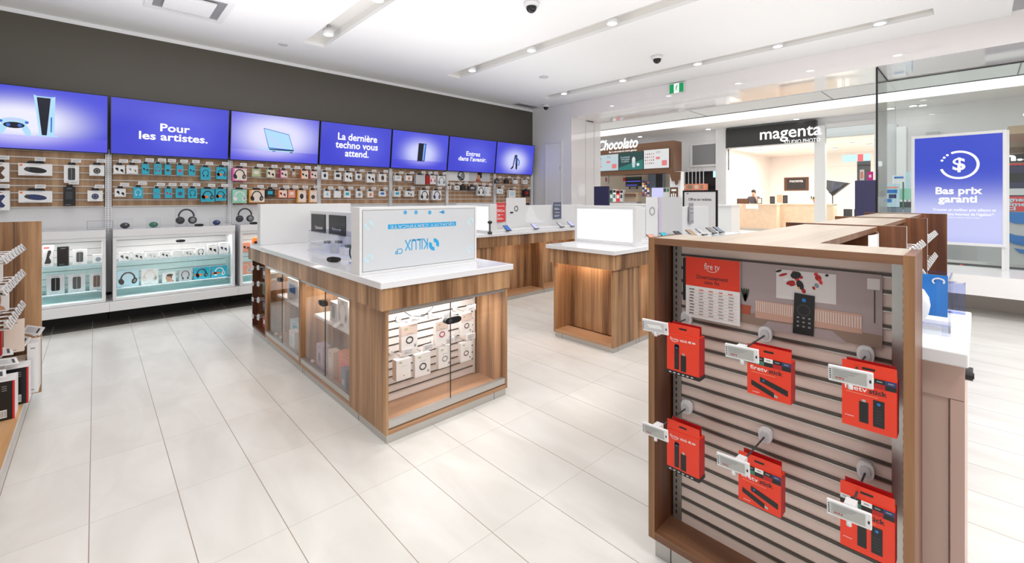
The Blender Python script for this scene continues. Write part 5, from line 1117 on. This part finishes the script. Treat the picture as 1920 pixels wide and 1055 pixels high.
# ---- gelato counter with hanging menu canopy
CX = 17.0
k_ = thing('menu_canopy', 'chocolate brown hanging canopy with three menu screens and script sign', 'canopy', (17.4, 8.3, 2.9))
yl = 9.9; yr, zt = 8.478,3.714; yr2, zb = 8.478,2.412; yd, zd = 8.144,3.661
g = MB().box(17.0, 17.70, yr, 13.5, zb, zt, 'choco').build('canopy_box', k_); cb_ = bpy.data.objects['canopy_box']
pts = [(8.642,2.449),(8.183,2.429),(8.205,2.089),(8.272,2.176),(8.316,1.942),(8.383,1.901),(8.451,2.096),(8.541,2.055),(8.61,2.252)]
MB().prism([(16.98, y, z) for y, z in pts], (.06,0,0), 'choco').build('chocolate_drip', k_)
for i, (a, b_, m_) in enumerate(((1118,1160,'menu_pale'),(1161,1206,'menu_dark'),(1208,1255,'menu_white'))):
    y0, z1, y1, z0 = [(12.25,3.349,11.04,2.622),(11.012,3.382,9.815,2.612),(9.778,3.404,8.651,2.622)][i]
    zb_ = z0; g = MB().box(16.95, 17.0, y1, y0, z0, z1, 'black', left=m_); O = (16.945, (y0+y1)/2, (z0+z1)/2); w = (y0-y1)/2; h = (z1-z0)/2; U = (0,-1,0)
    if i == 1: g.pts2(O, U, XV, ((-w,-h),(w,-h),(w,.1*h),(-w,-.7*h)), 'menu_green').ell((16.94,O[1],O[2]), U, XV, .25*w, .1*h, .14*w, .35*h, 'menu_white', 12).pts2((16.94,O[1],O[2]), U, XV, ((.15*w,-.75*h),(.35*w,-.75*h),(.4*w,-.1*h),(.1*w,-.1*h)), 'menu_pale').text('En exclusivité\ncrème glacée\nau pistache', (16.94,O[1]+.45*w,O[2]+.2*h), U, XV, .11, 'menu_pale', .01, width=.75*w).ell((16.94,O[1],O[2]), U, XV, .6*w, -.45*h, .12*w, .18*h, 'menu_white', 10)
    else:
        for r_ in range(4):
            for c_ in range(5 if i else 3): g.ell(O, U, XV, -.85*w+.16*w*c_, .55*h-.33*h*r_, .045*w, .08*h, ['menu_pink','terracotta','brown','tan'][(r_+c_)%4], 8)
        g.rect(O, U, XV, .45*w, .85*w, -.75*h, -.2*h, 'menu_pink').rect(O, U, XV, -.02*w, .3*w, -.05*h, .2*h, 'menu_pink')
        for r_ in range(3): g.rect(O, U, XV, -.0*w, .35*w, .6*h+.08*h*r_, .63*h+.08*h*r_, 'grey')
    g.build('menu_screen', cb_)
y0, z0 = 11.043,3.782
g = MB().text('Chocolato', (16.88, y0, z0), (0,-1,0), XV, .62, 'sign_white', .03, width=2.05, shear=.25).text('Bar à chocolat & crème glacée', (16.9, y0-.25, z0-.34), (0,-1,0), XV, .1, 'sign_white', .01, width=1.4)
g.build('script_lettering', k_)
# counter and back room of the gelato shop
t = thing('gelato_counter', 'white counter under the brown canopy', 'counter', (16.8, 9, 0))
MB().box(16.6, 17.4, 6.1, 14, 0, 1.1, 'white').box(16.5, 17.45, 6.05, 14, 1.1, 1.15, 'worktop').build('counter_body', t)
MB().box(16.55, 16.57, 6.1, 14, 1.15, 1.5, 'glass').build('sneeze_guard', t)
struct(MB().box(19.18, 19.2, 9.25, 15, 0, 3.0, 'beige').box(19.1,19.18,9.25,9.45,0,2.8,'light_grey').build('wall_gelato'))
def boxpx(x, d_, p, col, name, label, cat, group=None, inner=None, pole=False):
    y0, z1, y1, z0 = p; g = MB().box(x, x+d_, y1, y0, z0, z1, col)
    if pole: g.box(x, x+.02, (y0+y1)/2-.01, (y0+y1)/2+.01, 0, z0, 'steel')
    if inner:
        for (a, b_, c_, e_, m_) in inner: g.box(x-.006, x, y0+(y1-y0)*a, y0+(y1-y0)*b_, z1+(z0-z1)*c_, z1+(z0-z1)*e_, m_)
    return tag(g.build(name), label, cat, group)
boxpx(18.2, .06, (11.454,2.367,10.642,1.923), 'black', 'order_screen', 'black order screen with blue lines above the gelato counter', 'screen', None, [(.05,.95,.1,.16,'green'),(.05,.97,.42,.5,'order_blue'),(.05,.75,.82,.9,'order_blue')])
boxpx(18.2, .03, (11.282,1.91,10.806,1.803), 'black', 'small_sign', 'small black sign under the order screen', 'sign', None, [(.2,.8,.3,.7,'light_grey')])
boxpx(19.13, .05, (12.191,2.395,12.069,2.232), 'red', 'fire_notice', 'tiny red notice left of the order screen', 'sign')
boxpx(19.13, .05, (13.301,2.515,13.072,2.151), 'light_grey', 'framed_picture', 'small picture on the beige wall beside the glossy pier', 'picture', None, [(.25,.75,.2,.8,'terracotta')])
boxpx(19.0, .1, (10.746,2.494,9.939,1.851), 'slate', 'dark_window_panel', 'blue-grey panel behind the gelato counter', 'wall panel', None, [(.5,.9,.0,1,'dark_grey')])
for i in range(4):
    c_ = ('green','paper','red','light_grey')[i]; p = [(11.361,1.743,11.193,1.219),(11.193,1.765,11.027,1.22),(11.027,1.716,10.836,1.221),(10.836,1.737,10.675,1.222)][i]
    boxpx(16.75, .2, p, c_, 'snack_bag', '%s snack bag at the left of the gelato counter' % ['green','white','red','grey'][i], 'bag', 'snack bags on the gelato counter', [(.1,.9,.05,.25,'black'),(.2,.8,.4,.7,('paper','green','paper','black')[i])])
t = thing('espresso_machine', 'brass and steel coffee machine on the gelato counter', 'coffee machine', (16.95, 7.9, 1.15))
y0, z1, y1, z0 = 10.716,1.62,10.035,1.226
MB().box(16.8, 17.2, y1, y0, 1.15, 1.22, 'steel').box(16.9, 17.2, y1, y0, 1.22, z1, 'tan').build('body', t); MB().box(16.8, 16.9, y1+.1, y0-.1, z1-.18, z1-.06, 'brown').build('brew_group', t)
for i in range(3):
    px = (1203,1208,1212.5)[i]; p = [(9.799,2.13,9.699,1.453),(9.684,2.126,9.585,1.453),(9.57,2.078,9.477,1.452)][i]
    y0, z1, y1, z0 = p; g = MB()
    for k in range(7): g.cyl((16.85,(y0+y1)/2,z0+(z1-z0)*k/7),(16.85,(y0+y1)/2,z0+(z1-z0)*(k+.9)/7),.042,('navy','terracotta','lilac','navy','paper','amber','navy')[(k+i)%7],10,r1=.048)
    tag(g.build('cup_stack'), 'tall column of patterned cups on the gelato counter, %s of three' % ['left','middle','right'][i], 'cups', 'cup columns on the gelato counter')
boxpx(16.7, .03, (9.276,1.804,8.782,1.386), 'lav', 'menu_board', 'pale lilac board on the gelato counter', 'sign')
boxpx(16.68, .03, (8.771,1.795,8.498,1.386), 'light_grey', 'menu_card', 'grey card with two coloured squares on the gelato counter', 'sign', None, [(.1,.5,.05,.4,'dark_grey'),(.6,.95,.05,.4,'green')])
boxpx(16.4, .03, (8.333,1.804,8.006,1.303), 'brown', 'ice_cream_poster', 'brown poster with white cones at the end of the gelato counter', 'poster', None, [(.2,.8,.15,.3,'paper'),(.15,.28,.5,.85,'paper'),(.4,.53,.45,.85,'paper'),(.65,.78,.5,.85,'paper')], pole=True)
boxpx(17.1, .3, (8.689,2.455,8.236,1.193), 'white', 'canopy_column', 'white column under the chocolate drip', 'column')
# shop between gelato and studio: roller shutter and dark glass with white rods
y0, z1, y1, z0 = 8.664,3.685,7.522,2.823
t = thing('roller_shutter', 'grey roller shutter in a white frame between the two shops', 'shutter', (19.1, (y0+y1)/2, z0))
MB().frame_x(y1-.08, y0+.08, z0-.08, z1+.08, .08, 19.08, 19.2, 'white').build('frame', t); MB().box(19.12, 19.16, y1, y0, z0, z1, 'grey').build('curtain', t)
y0, z1, y1, z0 = 9.271,2.666,7.601,0.046
tag(MB().box(19.6, 19.7, y1, y0, 0, z1, 'stone_black').build('dark_shop_window'), 'dark shop window left of the studio', 'window')
g = MB()
for i, px in enumerate((1284,1291,1298,1305,1312,1319)):
    y = [(8.955,2.354),(8.786,2.348),(8.619,2.342),(8.454,2.336),(8.291,2.331),(8.129,2.325)][i][0]
    tag(MB().cyl((19.0,y,0),(19.0,y,2.7),.02,'white',8).build('hanging_rod'), 'white vertical rod before the dark shop window, %s from left' % ['first','second','third','fourth','fifth','sixth'][i], 'rod', 'white rods before the dark window')
boxpx(18.6, .4, (8.934,1.991,7.936,1.722), 'salmon', 'pastry_display', 'long pink and cream goods display below the white rods', 'display', None, [(.05,.2,.2,.8,'cream'),(.3,.5,.2,.8,'tan'),(.6,.75,.2,.8,'cream'),(.85,.95,.2,.8,'tan')])
boxpx(19.55, .05, (7.948,2.616,7.699,2.282), 'sign_cyan', 'glowing_letter', 'glowing pale blue sign fragment left of the studio pillar', 'sign')
# signs near the entrance
t = thing('sign_stand', 'black framed white sign reading Offres en vedette', 'sign', (7.9, 3.5, 0))
y0, z1, y1, z0 = 3.764,1.526,3.138,1.286
MB().frame_x(y1, y0, .75, z1, .03, 7.9, 7.93, 'black').box(7.88, 7.95, y1+.1, y0-.1, 0, .03, 'black').box(7.9, 7.93, (y0+y1)/2-.02, (y0+y1)/2+.02, .03, .75, 'black').build('frame', t)
ty, tz = 3.445,1.364
MB().box(7.905, 7.925, y1+.03, y0-.03, .78, z1-.03, 'paper').text('Offres en vedette.', (7.903, ty, tz), (0,-1,0), XV, .07, 'ink', .012, width=.42).rect((7.903,y0-.09,z1-.06), (0,-1,0), XV, -.02, .02, -.012, .012, 'print_grey').build('sheet', t)
boxpx(8.6, .02, (1.267,1.826,1.215,1.659), 'paper', 'small_poster', 'small white and pink poster above the right security pedestal', 'poster', None, [(.2,.8,.2,.8,'salmon')], pole=True)
boxpx(8.4, .02, (1.149,1.78,1.08,1.634), 'magenta', 'small_poster', 'small crimson poster above the right security pedestal', 'poster', None, [(.3,.7,.3,.6,'paper')], pole=True)
# ---- things seen through the glass left of the blue poster
boxpx(17.5, .5, (1.947,3.627,1.701,0.602), 'light_grey', 'mall_column', 'grey reflective mall column behind the window glass', 'column')
boxpx(17.2, .5, (1.672,3.481,1.459,0.624), 'white', 'mall_column', 'white mall column behind the window glass', 'column')
boxpx(12.2, .1, (1.445,1.684,1.144,1.199), 'cyan_pale', 'kiosk_board', 'pale blue kiosk panel behind the glass with a blue drawing', 'sign', None, [(.3,.95,.12,.18,'salmon'),(.35,.9,.25,.4,'blue_print'),(.45,.85,.45,.62,'navy'),(.2,.6,.65,.8,'blue_print'),(0,.25,.3,.6,'slate')], pole=True)
boxpx(13.5, .1, (1.387,1.909,1.155,1.449), 'paper', 'kiosk_sign', 'white kiosk sign with a blue line of writing behind the glass', 'sign', None, [(.15,.85,.06,.15,'blue_print')], pole=True)
boxpx(13.0, .04, (1.112,1.964,1.05,1.435), 'cyan_pale', 'banner', 'left pale blue hanging banner beside the poster frame', 'banner', pole=True)
boxpx(13.1, .04, (1.059,1.966,0.997,1.47), 'paper', 'banner', 'right white hanging banner with a blue edge beside the poster frame', 'banner', None, [(.6,1,0,1,'blue_print')], pole=True)
boxpx(12.6, .8, (1.501,1.305,0.926,0.835), 'slate', 'kiosk_counter', 'low dark and mint kiosk counter behind the glass', 'counter', None, [(.55,1,-.6,-.1,'mint'),(0,1,0,.25,'dark_grey')])
boxpx(12.5, .03, (1.12,1.729,1.095,1.15), 'green', 'thin_post', 'thin dark green post of the kiosk', 'post', pole=True)
# ---- right edge: hoarding with blue waves, red banner, kiosk and shop behind
t = thing('hoarding', 'white hoarding with blue waves and a red banner at the right edge', 'hoarding', (13.4, -.5, .05))
MB().box(13.4, 13.45, -2.5, .95, .06, 1.42, 'light_grey').build('board', t)
y0, z1, y1, z0 = -0.388,1.42,-0.682,1.125
g = MB().box(13.38, 13.4, -2.5, y0, z0, z1, 'card_red'); O = (13.375, 0, 0); U = (0,-1,0)
g.text('gagner', (13.375,-0.466,1.334), U, XV, .11, 'cyan_pale', .03, width=.40).text('dômes', (13.375,-0.494,1.265), U, XV, .11, 'cyan_pale', .03, width=.42).text('ici', (13.375,-0.43,1.184), U, XV, .12, 'cyan_pale', .03, width=.15).build('red_banner', t)
g = MB()
for pts in ([-0.388,1.108,-0.715,1.095,-0.715,0.875,-0.508,0.876,-0.388,0.925], [-0.388,0.688,-0.508,0.642,-0.715,0.623,-0.715,0.424,-0.508,0.461,-0.388,0.516], [-0.48,0.384,-0.715,0.351,-0.715,0.267,-0.557,0.295]):
    g.poly([(13.375, pts[i], pts[i+1]) for i in range(0, len(pts), 2)], 'blue_print')
g.build('blue_wave', t)
struct(MB().box(12.3, 13.3, -4, 1.0, .0, .012, 'toe').build('trim_8'))
tag(MB().box(12.35,12.9,.22,.27,.012,.03,'card_red').build('floor_marker'), 'small red marker on the dark floor strip below the blue poster', 'marker')
tag(MB().box(15, 15.6, -3, -.1, 0, 2.12, 'gate_blue').box(14.98,15.6,-3,-.1,2.12,2.16,'card_red').box(14.97,15,-3,-.1,1.45,1.6,'white').box(14.98,15,-1.2,-.4,1.75,1.95,'black').build('dark_blue_kiosk'), 'dark blue kiosk with a red top edge behind the red banner', 'kiosk')
t = thing('shop', 'beige lit shop front with dark letter sign, far right edge', 'shop', (18, -1.5, 0))
MB().box(18, 18.4, -4, -.45, 0, 2.73, 'tan').box(17.98,18,-4,-.45,1.9,2.6,'maple').build('front', t); y0, z1, y1, z0 = -0.519,2.554,-0.957,2.34
MB().box(17.9, 18, -4, -.45, z0, z1, 'dark_grey').text('m...', (17.88,-0.661,2.457), (0,-1,0), XV, .3, 'sign_white', .04, width=.75).build('sign_board', t)
for k in range(3): MB().box(17.96, 17.98, -.9-.35*k, -.82-.35*k, 2.0, 2.85, 'black').build('shelf_gap', t)
tag(MB().box(14.0, 18.0, -4, -.42, 2.73, 2.9, 'tan').build('shop_ceiling_canopy'), 'tan lowered shop ceiling at the far right edge', 'ceiling')
tag(MB().box(19.0,19.2,.85,1.15,3.33,3.45,'light_grey').build('emergency_light'), 'small grey emergency light above the blue poster', 'light')
